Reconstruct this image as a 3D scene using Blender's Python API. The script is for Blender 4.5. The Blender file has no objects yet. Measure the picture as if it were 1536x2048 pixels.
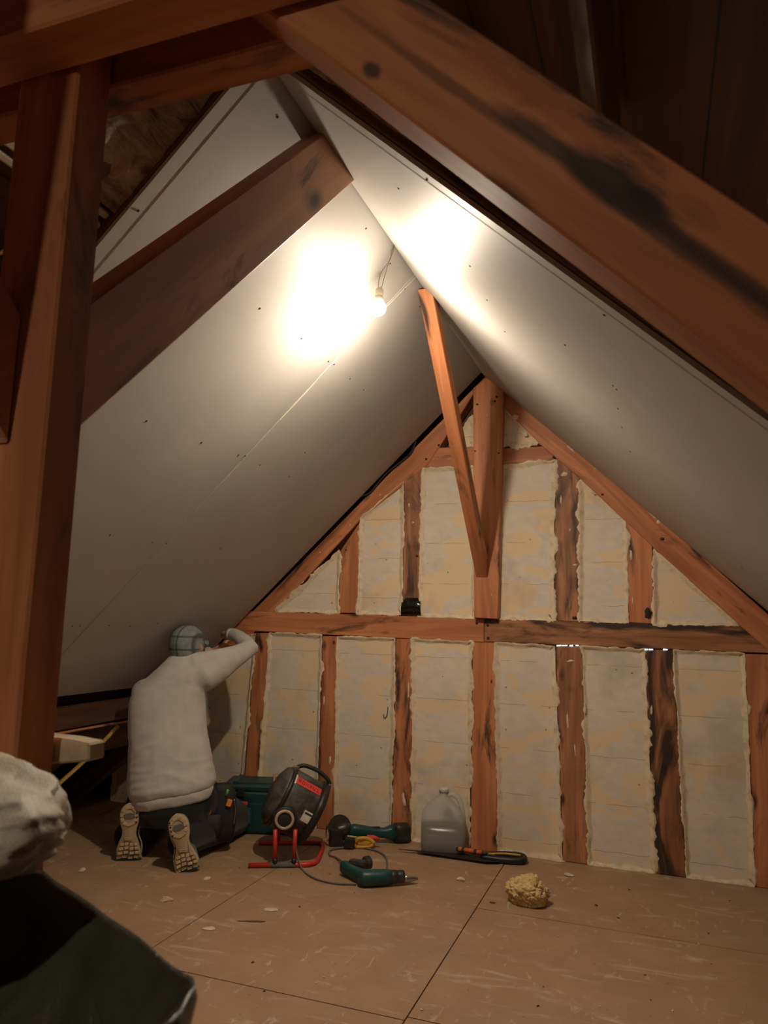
import bpy, bmesh, math, random
from mathutils import Vector, Matrix, noise
random.seed(7)
PI = math.pi
C = bpy.context.scene.collection
SC = bpy.context.scene

# ------------------------------------------------------------------ camera
F, YAW, PIT, ROL = 1486.0, math.radians(20.08), 0.142669, 0.027594
CAM = Vector((0, 0, 1.2))
_f = Vector((-math.sin(YAW)*math.cos(PIT), math.cos(YAW)*math.cos(PIT), math.sin(PIT)))
_r0 = Vector((math.cos(YAW), math.sin(YAW), 0)); _u0 = _r0.cross(_f)
RT = _r0*math.cos(ROL) + _u0*math.sin(ROL); UP = -_r0*math.sin(ROL) + _u0*math.cos(ROL)
cd = bpy.data.cameras.new('camera'); cam = bpy.data.objects.new('camera', cd); C.objects.link(cam)
cd.sensor_fit = 'VERTICAL'; cd.sensor_height = 36; cd.lens = F/2048*36; cd.clip_start = .02
m = Matrix((RT, UP, -_f)).transposed().to_4x4(); m.translation = CAM
cam.matrix_world = m
SC.camera = cam
cd.dof.use_dof = True; cd.dof.focus_distance = 3.6; cd.dof.aperture_fstop = 7.5

# ------------------------------------------------------------------ world, lamps, exposure
w = bpy.data.worlds.new('night'); SC.world = w; w.use_nodes = True
w.node_tree.nodes['Background'].inputs[0].default_value = (.30, .36, .55, 1)
w.node_tree.nodes['Background'].inputs[1].default_value = .02
SC.view_settings.view_transform = 'Standard'; SC.view_settings.look = 'None'
SC.view_settings.gamma = 1; SC.view_settings.exposure = 0.0; SC.view_settings.use_curve_mapping = False
BULB = Vector((-.9795, 2.5485, 2.388))         # the bulb in view
BULB_AXIS = Vector((.03, -.22, -.97)).normalized()
BULB_STRENGTH = 2900
REAR = Vector((-1.0, -1.25, 2.22))           # the bare bulb of the bay behind the camera
REAR_STRENGTH = 2000
LAMP_COL = (1, .84, .65)

# survey helpers: where a sight line meets a real plane of the attic
def ray(x, y): return _f + RT*((x-768)/F) - UP*((y-1024)/F)
def aty(x, y, Y):
    d = ray(x, y); return CAM + d*(Y/d.y)
def onfloor(x, y, z=0):
    d = ray(x, y); return CAM + d*((z-1.2)/d.z)
NL = Vector((-.974, 0, 1)).normalized(); PL = Vector((-.89, 4.1, 2.64))
NR = Vector((.931, 0, 1)).normalized(); PR = Vector((-.89, 4.1, 2.60))
def onpl(x, y, p, n):
    d = ray(x, y); return CAM + d*((p-CAM).dot(n)/d.dot(n))

# ------------------------------------------------------------------ helpers
def tag(o, label=None, cat=None, group=None, kind=None):
    if label: o['label'] = label
    if cat: o['category'] = cat
    if group: o['group'] = group
    if kind: o['kind'] = kind
    return o
def mesh_obj(name, bm, mat, parent=None, smooth=False, mw=None):
    me = bpy.data.meshes.new(name)
    bmesh.ops.recalc_face_normals(bm, faces=bm.faces)
    bm.to_mesh(me); bm.free()
    if smooth:
        for p in me.polygons: p.use_smooth = True
    if mat: me.materials.append(mat)
    o = bpy.data.objects.new(name, me); C.objects.link(o)
    if parent: o.parent = parent
    if mw is not None: o.matrix_local = mw
    return o
def empty(name, loc=(0, 0, 0), rz=0, label=None, cat=None, group=None):
    o = bpy.data.objects.new(name, None); C.objects.link(o); o.location = loc; o.rotation_euler = (0, 0, rz)
    o.empty_display_size = .05
    return tag(o, label, cat, group)
def bevel(bm, w, seg=1):
    if w > 0:
        try: bmesh.ops.bevel(bm, geom=list(bm.edges), offset=w, segments=seg, profile=.6, affect='EDGES', clamp_overlap=True)
        except Exception: pass
def add_box(bm, c, s, rot=None, bev=0):
    b = bmesh.new(); bmesh.ops.create_cube(b, size=1)
    for v in b.verts: v.co = Vector((v.co.x*s[0], v.co.y*s[1], v.co.z*s[2]))
    bevel(b, bev, 2)
    M = Matrix.Translation(c) @ (rot.to_4x4() if rot else Matrix())
    b.transform(M); merge(bm, b)
def merge(bm, b):
    vs = [bm.verts.new(v.co) for v in b.verts]
    b.verts.index_update()
    for f in b.faces:
        try: bm.faces.new([vs[v.index] for v in f.verts])
        except ValueError: pass
    b.free()
def frame(d, hint=Vector((0, 0, 1))):
    d = d.normalized()
    if abs(d.dot(hint)) > .98: hint = Vector((1, 0, 0))
    a = hint.cross(d).normalized(); return a, d.cross(a)
def loft(bm, rings, cap=True, closed=False):
    R = [[bm.verts.new(p) for p in r] for r in rings]; n = len(R[0])
    L = len(R)
    for i in range(L if closed else L-1):
        A, B = R[i], R[(i+1) % L]
        for k in range(n): bm.faces.new((A[k], A[(k+1) % n], B[(k+1) % n], B[k]))
    if cap and not closed:
        bm.faces.new(R[0][::-1]); bm.faces.new(R[-1])
def tube(bm, pts, rad, seg=12, closed=False, cap=True, hint=Vector((0, 0, 1)), flat=1.0):
    pts = [Vector(p) for p in pts]; n = len(pts); rings = []
    if not isinstance(rad, (list, tuple)): rad = [rad]*n
    for i, p in enumerate(pts):
        a = pts[(i-1) % n] if (closed or i > 0) else p
        b = pts[(i+1) % n] if (closed or i < n-1) else p
        u, v = frame(b-a, hint)
        rings.append([p+(u*math.cos(t)+v*math.sin(t)*flat)*rad[i] for t in [2*PI*k/seg for k in range(seg)]])
    loft(bm, rings, cap, closed)
def smooth_path(pts, n=8, closed=False):
    P_ = [Vector(p) for p in pts]; out = []; L = len(P_)
    for i in range(L if closed else L-1):
        if closed: p0, p1, p2, p3 = P_[(i-1) % L], P_[i], P_[(i+1) % L], P_[(i+2) % L]
        else: p0, p1, p2, p3 = P_[max(i-1, 0)], P_[i], P_[i+1], P_[min(i+2, L-1)]
        for k in range(n):
            t = k/n
            out.append(.5*((2*p1)+(p2-p0)*t+(2*p0-5*p1+4*p2-p3)*t*t+(3*p1-p0-3*p2+p3)*t**3))
    if not closed: out.append(P_[-1])
    return out
def lathe(bm, prof, c=Vector((0, 0, 0)), axis=Vector((0, 0, 1)), seg=32, cap=True, sx=1, sy=1):
    axis = Vector(axis).normalized(); u, v = frame(axis, Vector((0, 1, 0)))
    loft(bm, [[Vector(c)+axis*z+(u*math.cos(t)*sx+v*math.sin(t)*sy)*max(r, 1e-4) for t in [2*PI*k/seg for k in range(seg)]] for r, z in prof], cap)
def prism(name, poly, depth, mat, dirv, parent=None, bev=.003):
    """solid from a planar world polygon pushed by `depth`; its local x axis runs along the grain"""
    poly = [Vector(p) for p in poly]; depth = Vector(depth)
    c = sum(poly, Vector())/len(poly)
    X = Vector(dirv).normalized(); Y = depth.cross(X).normalized(); Z = X.cross(Y)
    M = Matrix((X, Y, Z)).transposed().to_4x4(); M.translation = c
    Mi = M.inverted(); bm = bmesh.new()
    A = [bm.verts.new(Mi@p) for p in poly]; B = [bm.verts.new(Mi@(p+depth)) for p in poly]
    n = len(poly)
    bm.faces.new(A); bm.faces.new(B[::-1])
    for i in range(n): bm.faces.new((A[i], B[i], B[(i+1) % n], A[(i+1) % n]))
    bmesh.ops.recalc_face_normals(bm, faces=bm.faces)
    bevel(bm, bev, 1)
    o = mesh_obj(name, bm, mat, parent, mw=M); MW[o.name] = M
    return o
MW = {}
def beam(name, a, b, u, hw, hd, mat, parent=None, bev=.004):
    """timber from a to b; u = direction of its half width hw"""
    a, b, u = Vector(a), Vector(b), Vector(u); X = (b-a).normalized(); u = (u-X*u.dot(X)).normalized(); v = X.cross(u)
    poly = [a+u*hw+v*hd, b+u*hw+v*hd, b-u*hw+v*hd, a-u*hw+v*hd]
    return prism(name, poly, -v*2*hd, mat, X, parent, bev)
def nz(p, s, seed=0): return noise.noise(Vector(p)*s+Vector((seed*7.1, seed*3.3, seed)))
def remesh(bm, vox, name, mat, parent=None, it=4, disp=None, mw=None):
    o = mesh_obj(name+'_tmp', bm, None)
    md = o.modifiers.new('r', 'REMESH'); md.mode = 'VOXEL'; md.voxel_size = vox
    sm = o.modifiers.new('s', 'SMOOTH'); sm.iterations = it; sm.factor = .5
    dg = bpy.context.evaluated_depsgraph_get(); dg.update()
    me = bpy.data.meshes.new_from_object(o.evaluated_get(dg)); me.name = name
    bpy.data.objects.remove(o)
    if disp:
        ns = [v.normal.copy() for v in me.vertices]
        for v, n in zip(me.vertices, ns): v.co = disp(v.co, n)
    for p in me.polygons: p.use_smooth = True
    me.materials.clear(); me.materials.append(mat)
    o = bpy.data.objects.new(name, me); C.objects.link(o)
    if parent: o.parent = parent
    if mw is not None: o.matrix_local = mw
    return o

# ------------------------------------------------------------------ materials
def srgb(r, g, b):
    f = lambda c: (c/255/12.92) if c/255 <= .04045 else ((c/255+.055)/1.055)**2.4
    return (f(r), f(g), f(b), 1)
class N:
    def __init__(s, name):
        s.m = bpy.data.materials.new(name); s.m.use_nodes = True; s.t = s.m.node_tree; s.b = s.t.nodes['Principled BSDF']
        s.tc = s.t.nodes.new('ShaderNodeTexCoord')
    def n(s, typ, **k):
        x = s.t.nodes.new(typ)
        for a, v in k.items(): setattr(x, a, v)
        return x
    def l(s, a, b): s.t.links.new(a, b)
    def mapping(s, scale, coord='Object', rnd=False, loc=(0, 0, 0)):
        mp = s.n('ShaderNodeMapping'); mp.inputs['Scale'].default_value = scale; mp.inputs['Location'].default_value = loc
        s.l(s.tc.outputs[coord], mp.inputs['Vector'])
        if rnd:
            oi = s.n('ShaderNodeObjectInfo'); ml = s.n('ShaderNodeVectorMath', operation='SCALE')
            cb = s.n('ShaderNodeCombineXYZ')
            for i in range(3): s.l(oi.outputs['Random'], cb.inputs[i])
            ml.inputs['Scale'].default_value = 37; s.l(cb.outputs[0], ml.inputs[0]); s.l(ml.outputs[0], mp.inputs['Location'])
        return mp.outputs[0]
    def noise(s, vec, scale, detail=6, rough=.55, dist=0):
        x = s.n('ShaderNodeTexNoise'); x.inputs['Scale'].default_value = scale; x.inputs['Detail'].default_value = detail
        x.inputs['Roughness'].default_value = rough; x.inputs['Distortion'].default_value = dist
        s.l(vec, x.inputs['Vector']); return x.outputs['Fac']
    def ramp(s, fac, stops):
        x = s.n('ShaderNodeValToRGB'); cr = x.color_ramp
        while len(cr.elements) < len(stops): cr.elements.new(.5)
        for e, (p, c) in zip(cr.elements, stops):
            e.position = p; e.color = c if len(c) == 4 else (*c, 1)
        s.l(fac, x.inputs[0]); return x.outputs[0]
    def mix(s, fac, a, b, mode='MIX'):
        x = s.n('ShaderNodeMix', data_type='RGBA', blend_type=mode)
        for sock, v in ((x.inputs['Factor'], fac), (x.inputs['A'], a), (x.inputs['B'], b)):
            if isinstance(v, (int, float)): sock.default_value = v
            elif isinstance(v, tuple): sock.default_value = v
            else: s.l(v, sock)
        return x.outputs['Result']
    def bump(s, h, st=.3, d=.002):
        x = s.n('ShaderNodeBump'); x.inputs['Strength'].default_value = st; x.inputs['Distance'].default_value = d
        s.l(h, x.inputs['Height']); s.l(x.outputs[0], s.b.inputs['Normal'])
    def col(s, c):
        if isinstance(c, tuple): s.b.inputs['Base Color'].default_value = c
        else: s.l(c, s.b.inputs['Base Color'])
    def rough(s, r): s.b.inputs['Roughness'].default_value = r
W0, W1 = (0, 0, 0, 1), (1, 1, 1, 1)
def wood(name, light, dark, stain=0, stain_col=(.012, .009, .008, 1), rough=.6, knots=True, sc=1.0, bands=.5):
    k = N(name); v = k.mapping((1.6*sc, 26*sc, 26*sc), rnd=True)
    g = k.noise(v, 1.0, 9, .62, .5)
    c = k.ramp(g, [(.30, dark), (.62, light)])
    v2 = k.mapping((.9*sc, 7*sc, 7*sc), rnd=True)
    g2 = k.noise(v2, 1.2, 3, .5, 1.4)
    c = k.mix(k.ramp(g2, [(.42, W0), (.62, (bands, bands, bands, 1))]), c, (dark[0]*.62, dark[1]*.55, dark[2]*.5, 1))
    if knots:
        v3 = k.mapping((4*sc, 9*sc, 9*sc), rnd=True); vo = k.n('ShaderNodeTexVoronoi'); vo.inputs['Scale'].default_value = .9
        k.l(v3, vo.inputs['Vector'])
        c = k.mix(k.ramp(vo.outputs['Distance'], [(.05, (.9, .9, .9, 1)), (.16, W0)]), c, (.03, .012, .007, 1))
    if stain > 0:
        v4 = k.mapping((2.2, 9, 9), rnd=True); s4 = k.noise(v4, 1.0, 6, .6, .8)
        c = k.mix(k.ramp(s4, [(.62-stain*.35, W0), (.74-stain*.3, (.93, .93, .93, 1))]), c, stain_col)
    k.col(c); k.rough(rough); k.bump(g, .25, .0015); return k.m
OR_L, OR_D = (.68, .285, .125, 1), (.46, .155, .058, 1)
M_wood = wood('orange_timber', OR_L, OR_D, .16)
M_wood_st = wood('stained_timber', (.55, .25, .115, 1), (.27, .11, .05, 1), .30, (.05, .028, .018, 1))
M_wood_blk = wood('blackened_timber', (.50, .22, .095, 1), (.22, .09, .04, 1), .50, (.022, .013, .010, 1))
M_wood_brown = wood('brown_timber', (.27, .105, .045, 1), (.15, .052, .022, 1), .5, (.03, .018, .012, 1), sc=.8)
M_wood_big = wood('truss_timber', (.66, .27, .115, 1), (.40, .135, .05, 1), .12, (.03, .02, .014, 1), sc=.7, bands=.6)
M_wood_brace = wood('plain_sawn_timber', (.60, .33, .20, 1), (.42, .21, .12, 1), .08, (.09, .055, .04, 1), sc=.55, bands=.5)
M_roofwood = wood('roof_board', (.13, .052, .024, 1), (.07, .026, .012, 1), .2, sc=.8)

def mk_drywall():
    k = N('plasterboard'); v = k.mapping((1, 1, 1)); g = k.noise(v, 3.0, 6, .6)
    c = k.ramp(g, [(.3, (.42, .405, .38, 1)), (.7, (.47, .455, .43, 1))])
    g2 = k.noise(v, 220, 3, .6)
    k.col(c); k.rough(.55); k.b.inputs['Specular IOR Level'].default_value = .25; k.bump(g2, .12, .0006); return k.m
M_dry = mk_drywall()
def mk_paper():
    k = N('torn_paper'); k.col((.72, .66, .54, 1)); k.rough(.8); return k.m
M_paper = mk_paper()
def mk_panel():
    k = N('infill_block'); v = k.mapping((2.0, 1, .8), rnd=True)
    g = k.noise(v, 3.4, 3, .45, .6); base = k.ramp(k.noise(v, 14, 5, .6), [(.3, (.70, .63, .53, 1)), (.7, (.80, .73, .62, 1))])
    c = k.mix(k.ramp(g, [(.52, W0), (.55, (.85, .85, .85, 1))]), base, (.84, .66, .40, 1))
    # grey damp blotches
    c = k.mix(k.ramp(k.noise(k.mapping((1, 1, 1), rnd=True, loc=(5, 5, 5)), 2.6, 4, .6), [(.56, W0), (.7, (.5, .5, .5, 1))]), c, (.46, .41, .33, 1))
    # block courses: a thin dark joint every 190 mm
    sp = k.n('ShaderNodeSeparateXYZ'); k.l(k.tc.outputs['Object'], sp.inputs[0])
    wob = k.noise(k.mapping((1, 1, 1)), 9, 2, .5); ad = k.n('ShaderNodeMath', operation='MULTIPLY_ADD'); ad.inputs[1].default_value = .02
    k.l(wob, ad.inputs[0]); k.l(sp.outputs[0], ad.inputs[2])
    md = k.n('ShaderNodeMath', operation='PINGPONG'); md.inputs[1].default_value = .115; k.l(ad.outputs[0], md.inputs[0])
    lt = k.n('ShaderNodeMath', operation='LESS_THAN'); lt.inputs[1].default_value = .0016; k.l(md.outputs[0], lt.inputs[0])
    brk = k.ramp(k.noise(k.mapping((1, 1, 1), rnd=True), 7, 2), [(.42, W0), (.5, W1)])
    mm = k.mix(1.0, lt.outputs[0], brk, 'MULTIPLY')
    c = k.mix(k.mix(1.0, mm, (.6, .6, .6, 1), 'MULTIPLY'), c, (.30, .24, .17, 1))
    # nicks and specks
    vo = k.n('ShaderNodeTexVoronoi'); vo.inputs['Scale'].default_value = 11; k.l(k.mapping((1, 1, 2.2), rnd=True), vo.inputs['Vector'])
    c = k.mix(k.ramp(vo.outputs['Distance'], [(.03, (.8, .8, .8, 1)), (.07, W0)]), c, (.14, .10, .07, 1))
    k.col(c); k.rough(.8); k.bump(k.noise(v, 60, 4, .6), .25, .002); return k.m
M_panel = mk_panel()
def mk_foam():
    k = N('filler_smear'); v = k.mapping((1, 1, 1))
    c = k.ramp(k.noise(v, 24, 5, .65), [(.28, (.55, .41, .26, 1)), (.5, (.76, .64, .45, 1)), (.75, (.82, .73, .56, 1))])
    k.col(c); k.rough(.85); k.bump(k.noise(v, 120, 4, .6), .4, .002); return k.m
M_foam = mk_foam()
def mk_floor():
    k = N('chipboard_floor'); v = k.mapping((1, 1, 1), coord='Object')
    base = k.ramp(k.noise(v, 5, 6, .6), [(.25, (.31, .185, .10, 1)), (.75, (.40, .255, .148, 1))])
    sp = k.noise(v, 260, 2, .7); c = k.mix(k.ramp(sp, [(.35, (.3, .3, .3, 1)), (.5, W0)]), base, (.24, .14, .08, 1))
    d1 = k.noise(k.mapping((1.2, 4.5, 1), loc=(2, 1, 0)), 3.2, 7, .68, .6)
    c = k.mix(k.ramp(d1, [(.56, W0), (.72, (.8, .8, .8, 1))]), c, (.55, .46, .36, 1))
    d2 = k.noise(k.mapping((6, 2.4, 1), loc=(7, 3, 0)), 3.4, 6, .66, 1.0)
    c = k.mix(k.ramp(d2, [(.60, W0), (.70, (.6, .6, .6, 1))]), c, (.60, .52, .42, 1))
    d3 = k.noise(k.mapping((1, 1, 1), loc=(1, 8, 0)), 1.6, 4, .6)
    c = k.mix(k.ramp(d3, [(.5, W0), (.75, (.5, .5, .5, 1))]), c, (.30, .22, .155, 1))
    vo = k.n('ShaderNodeTexVoronoi'); vo.inputs['Scale'].default_value = 16; k.l(k.mapping((1, 1, 1), loc=(.3, .2, 0)), vo.inputs['Vector'])
    c = k.mix(k.ramp(vo.outputs['Distance'], [(.03, (.8, .8, .8, 1)), (.06, W0)]), c, (.09, .05, .03, 1))
    k.col(c); k.rough(.62); k.bump(sp, .08, .001); return k.m
M_floor = mk_floor()
def plain(name, col, rough=.5, metal=0, var=.15, sc=30, bump=0, emit=0, coat=0):
    k = N(name); g = k.noise(k.mapping((1, 1, 1)), sc, 5, .6)
    a = tuple(min(1, c*(1-var)) for c in col[:3])+(1,); b = tuple(min(1, c*(1+var)) for c in col[:3])+(1,)
    k.col(k.ramp(g, [(.3, a), (.7, b)])); k.rough(rough); k.b.inputs['Metallic'].default_value = metal
    if bump: k.bump(g, bump, .002)
    if coat: k.b.inputs['Coat Weight'].default_value = coat
    return k.m
def emit(name, col, st):
    k = N(name); k.b.inputs['Emission Color'].default_value = (*col, 1); k.b.inputs['Emission Strength'].default_value = st
    k.col((.8, .8, .8, 1)); return k.m
def glow(name, col, st, axis):
    # LED globe: the diffuser shines most at its tip and least by the collar
    k = N(name); k.b.inputs['Emission Color'].default_value = (*col, 1); k.col((.8, .8, .8, 1))
    ge = k.n('ShaderNodeNewGeometry'); dt = k.n('ShaderNodeVectorMath', operation='DOT_PRODUCT'); dt.inputs[1].default_value = axis; k.l(ge.outputs['Normal'], dt.inputs[0])
    mr = k.n('ShaderNodeMapRange'); mr.inputs['From Min'].default_value = -.12; mr.inputs['From Max'].default_value = .7; mr.inputs['To Min'].default_value = 0; mr.inputs['To Max'].default_value = 1
    k.l(dt.outputs['Value'], mr.inputs[0]); pw = k.n('ShaderNodeMath', operation='POWER'); pw.inputs[1].default_value = 1.5; k.l(mr.outputs[0], pw.inputs[0]); ma = k.n('ShaderNodeMath', operation='MULTIPLY_ADD'); ma.inputs[1].default_value = .955*st; ma.inputs[2].default_value = .045*st; k.l(pw.outputs[0], ma.inputs[0]); k.l(ma.outputs[0], k.b.inputs['Emission Strength']); return k.m
def dusty(name, col, dust, amt=.6, rough=.6, sc=9):
    k = N(name); v = k.mapping((1, 1, 1)); c = k.mix(k.ramp(k.noise(v, sc, 8, .7), [(.62-.22*amt, W0), (.82-.15*amt, (.75, .75, .75, 1))]), col, dust)
    k.col(c); k.rough(rough); return k.m
M_black = dusty('black_plastic', (.018, .017, .016, 1), (.11, .095, .075, 1), .35, .45)
M_blackc = plain('black_rubber', (.02, .02, .02), .6)
M_teal = dusty('teal_plastic', (.008, .060, .062, 1), (.12, .16, .14, 1), .2, .42)
M_teal_case = dusty('teal_case_plastic', (.008, .046, .052, 1), (.11, .14, .13, 1), .2, .4)
M_red = plain('red_paint', (.52, .035, .02), .42, sc=14)
M_redlab = plain('red_label', (.72, .06, .05), .5)
M_yellow = plain('yellow_plastic', (.62, .33, .03), .5)
M_orange = plain('orange_plastic', (.60, .13, .025), .5)
M_white = plain('white_label', (.7, .66, .58), .6)
M_steel = plain('worn_steel', (.42, .40, .37), .35, 1)
M_dark_steel = plain('dark_steel', (.10, .095, .09), .42, .8)
M_heater = dusty('dusty_dark_metal', (.045, .045, .038, 1), (.22, .20, .16, 1), .75, .5, 12)
M_card = plain('cardboard', (.46, .33, .20), .8)
M_cord = plain('grey_cord', (.16, .13, .11), .6)

# ------------------------------------------------------------------ the room shell
def quad_obj(name, pts, mat, thick, kind='structure', parent=None, bev=0, dirv=None):
    o = prism(name, pts, thick, mat, dirv or (Vector(pts[1])-Vector(pts[0])), parent, bev)
    if kind: o['kind'] = kind
    return o
YG = 4.10                                      # face of the gable infill
# floor: chipboard sheets with open joints over the dark joists
sub = quad_obj('floor', [(-3.9, -2.6, -.022), (1.7, -2.6, -.022), (1.7, 4.3, -.022), (-3.9, 4.3, -.022)], plain('floor_underside', (.02, .014, .01), .9), (0, 0, -.06))
xs = [-3.9, -2.735, -1.7365, -.7395, 1.7]
g = .0022
def sheet(x0, x1, y0, y1):
    bm = bmesh.new(); add_box(bm, Vector(((x0+x1)/2, (y0+y1)/2, -.011)), (x1-x0-2*g, y1-y0-2*g, .0218))
    tag(mesh_obj('floor', bm, M_floor), kind='structure')
ys_mid = {1: [-2.6, -.4, 2.33, 4.25], 2: [-2.6, .33, 2.33, 4.25], 3: [-2.6, .5, 2.352, 3.295, 4.25], 0: [-2.6, .2, 2.6, 4.25]}
for i in range(4):
    ys = ys_mid[i]
    for a, b in zip(ys[:-1], ys[1:]): sheet(xs[i], xs[i+1], a, b)

# outer roof boarding (seen only in the near bay) and the closed ends of the loft
RB = .17
def plane_pt(side, x, y, off=0):
    if side == 'L': return Vector((x, y, PL.z+.974*(x+.89)))+NL*off
    return Vector((x, y, PR.z-.931*(x+.89)))+NR*off
M_board = None
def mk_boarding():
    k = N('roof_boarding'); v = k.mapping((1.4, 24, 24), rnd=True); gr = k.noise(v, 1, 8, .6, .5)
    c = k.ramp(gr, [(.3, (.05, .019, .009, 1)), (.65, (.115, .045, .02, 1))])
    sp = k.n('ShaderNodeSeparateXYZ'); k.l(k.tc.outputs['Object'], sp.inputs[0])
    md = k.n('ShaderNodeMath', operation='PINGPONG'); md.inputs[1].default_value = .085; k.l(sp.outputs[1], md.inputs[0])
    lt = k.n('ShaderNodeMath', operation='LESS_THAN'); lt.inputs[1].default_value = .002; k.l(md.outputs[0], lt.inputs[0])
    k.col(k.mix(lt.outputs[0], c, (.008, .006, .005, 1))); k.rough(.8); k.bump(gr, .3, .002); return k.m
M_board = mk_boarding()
a, b = plane_pt('L', -.89, -2.6, RB), plane_pt('L', -3.95, -2.6, RB)
c_, d_ = plane_pt('L', -3.95, 4.3, RB), plane_pt('L', -.89, 4.3, RB)
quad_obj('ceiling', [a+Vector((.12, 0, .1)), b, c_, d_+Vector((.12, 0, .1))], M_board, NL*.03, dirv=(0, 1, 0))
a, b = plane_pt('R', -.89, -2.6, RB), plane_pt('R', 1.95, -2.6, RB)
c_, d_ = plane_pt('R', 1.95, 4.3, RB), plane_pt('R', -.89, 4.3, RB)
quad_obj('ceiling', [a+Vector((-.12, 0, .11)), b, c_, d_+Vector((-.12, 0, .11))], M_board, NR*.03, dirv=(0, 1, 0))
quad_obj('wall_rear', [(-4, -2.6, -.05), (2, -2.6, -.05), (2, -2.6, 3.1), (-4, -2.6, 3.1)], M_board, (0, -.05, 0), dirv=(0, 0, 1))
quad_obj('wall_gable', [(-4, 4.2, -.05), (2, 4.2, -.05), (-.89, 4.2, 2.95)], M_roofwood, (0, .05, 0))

# ------------------------------------------------------------------ gable timber frame
def GP(px, Y=YG): return [aty(x, y, Y) for x, y in px]
YS = 4.088                                     # face of the studs, a little proud of the infill
def gtimber(name, px, dirv, label, mat=None, Y=YS, d=.10, group='timbers of the gable frame', cat='timber beam', to_floor=False):
    pts = GP(px, Y)
    if to_floor:
        for p in pts[2:]: p.z = 0
    o = prism(name, pts, (0, d, 0), mat or M_wood, dirv, None, .004)
    return tag(o, label, cat, group)
V = (0, 0, 1)
low = [  # (pixels TL TR BR BL, label, material)
 ([(511, 1266), (540, 1266), (514, 1600), (485, 1600)], 'orange wall stud beside the kneeling worker, below the gable rail', M_wood),
 ([(645, 1272), (675, 1273), (669, 1660), (634, 1650)], 'orange wall stud directly behind the red-framed fan heater', M_wood),
 ([(792, 1277), (826, 1278), (824, 1680), (783, 1680)], 'reddish wall stud behind the battery end of the angle grinder', M_wood),
 ([(945, 1284), (990, 1285), (997, 1700), (941, 1695)], 'wide orange wall stud between the plastic jug and the pruning saw handle', M_wood),
 ([(1111, 1292), (1164, 1293), (1178, 1724), (1126, 1714)], 'brown wall stud ragged with filler, below the left row of daylight glints', M_wood_st),
 ([(1290, 1299), (1346, 1300), (1373, 1751), (1310, 1742)], 'wall stud blackened along its lower right side, below the right row of glints', M_wood_blk),
 ([(1489, 1308), (1545, 1309), (1571, 1784), (1510, 1773)], 'dark orange wall stud cut by the right border of the photo', M_wood)]
for px, lb, mt in low: gtimber('wall_stud', px, V, lb, mt, cat='stud', group='studs under the gable rail', to_floor=True)
up = [
 ([(680.6, 1101), (722, 1040), (716, 1227), (677.6, 1226)], 'short orange stud above the rail, leftmost of the upper studs', M_wood),
 ([(808, 962), (847, 931), (838, 1233), (804, 1231)], 'brown-streaked upper stud with a shiny black tar patch at its foot', M_wood_st),
 ([(1112, 914), (1160, 954), (1159, 1244), (1107, 1241)], 'brown upper stud right of the king post, smeared with cream filler', M_wood_st),
 ([(1251, 1036), (1305, 1087), (1309, 1249), (1258, 1245)], 'short orange upper stud with a black burnt-looking bottom corner', M_wood)]
for px, lb, mt in up: gtimber('wall_stud', px, V, lb, mt, cat='stud', group='studs above the gable rail')
gtimber('gable_rail', [(462, 1221), (968, 1237.5), (968, 1285), (462, 1260)], (1, 0, 0), 'orange horizontal rail across the left half of the gable wall', Y=4.084, cat='rail')
gtimber('gable_rail', [(968.5, 1236), (1620, 1257), (1620, 1310), (968.5, 1284)], (1, 0, 0), 'black-stained horizontal rail across the right half of the gable wall', M_wood_blk, Y=4.084, cat='rail')
# king post of the gable, standing proud
gtimber('king_post', [(946, 776), (972, 754), (1008, 778), (995, 1238), (948, 1236)], V, 'orange king post rising from the rail to the apex of the gable', Y=4.045, d=.14, cat='post')
gtimber('collar_tie', [(840, 896), (948, 893), (948, 934), (812, 936)], (1, 0, 0), 'left half of the short orange collar below the gable apex', Y=4.092, cat='collar')
gtimber('collar_tie', [(1005, 896), (1086, 892), (1110, 914), (1110, 920), (1005, 931)], (1, 0, 0), 'right half of the short orange collar below the gable apex', Y=4.092, cat='collar')
ldir = Vector((1, 0, .974)); rdir = Vector((1, 0, -.931))
gtimber('gable_rafter', [(973, 750), (952, 780), (855, 930), (723, 1037), (552, 1222), (440, 1330), (370, 1375), (280, 1450)], ldir, 'orange sloping rafter on the left edge of the gable wall', Y=4.086, cat='rafter')
gtimber('gable_rafter', [(985, 745), (1300, 1020), (1640, 1320), (1560, 1320), (1480, 1251), (1308, 1096), (1160, 957), (1085, 893), (1004, 812)], rdir, 'orange knotty sloping rafter on the right edge of the gable wall', Y=4.080, cat='rafter')

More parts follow.
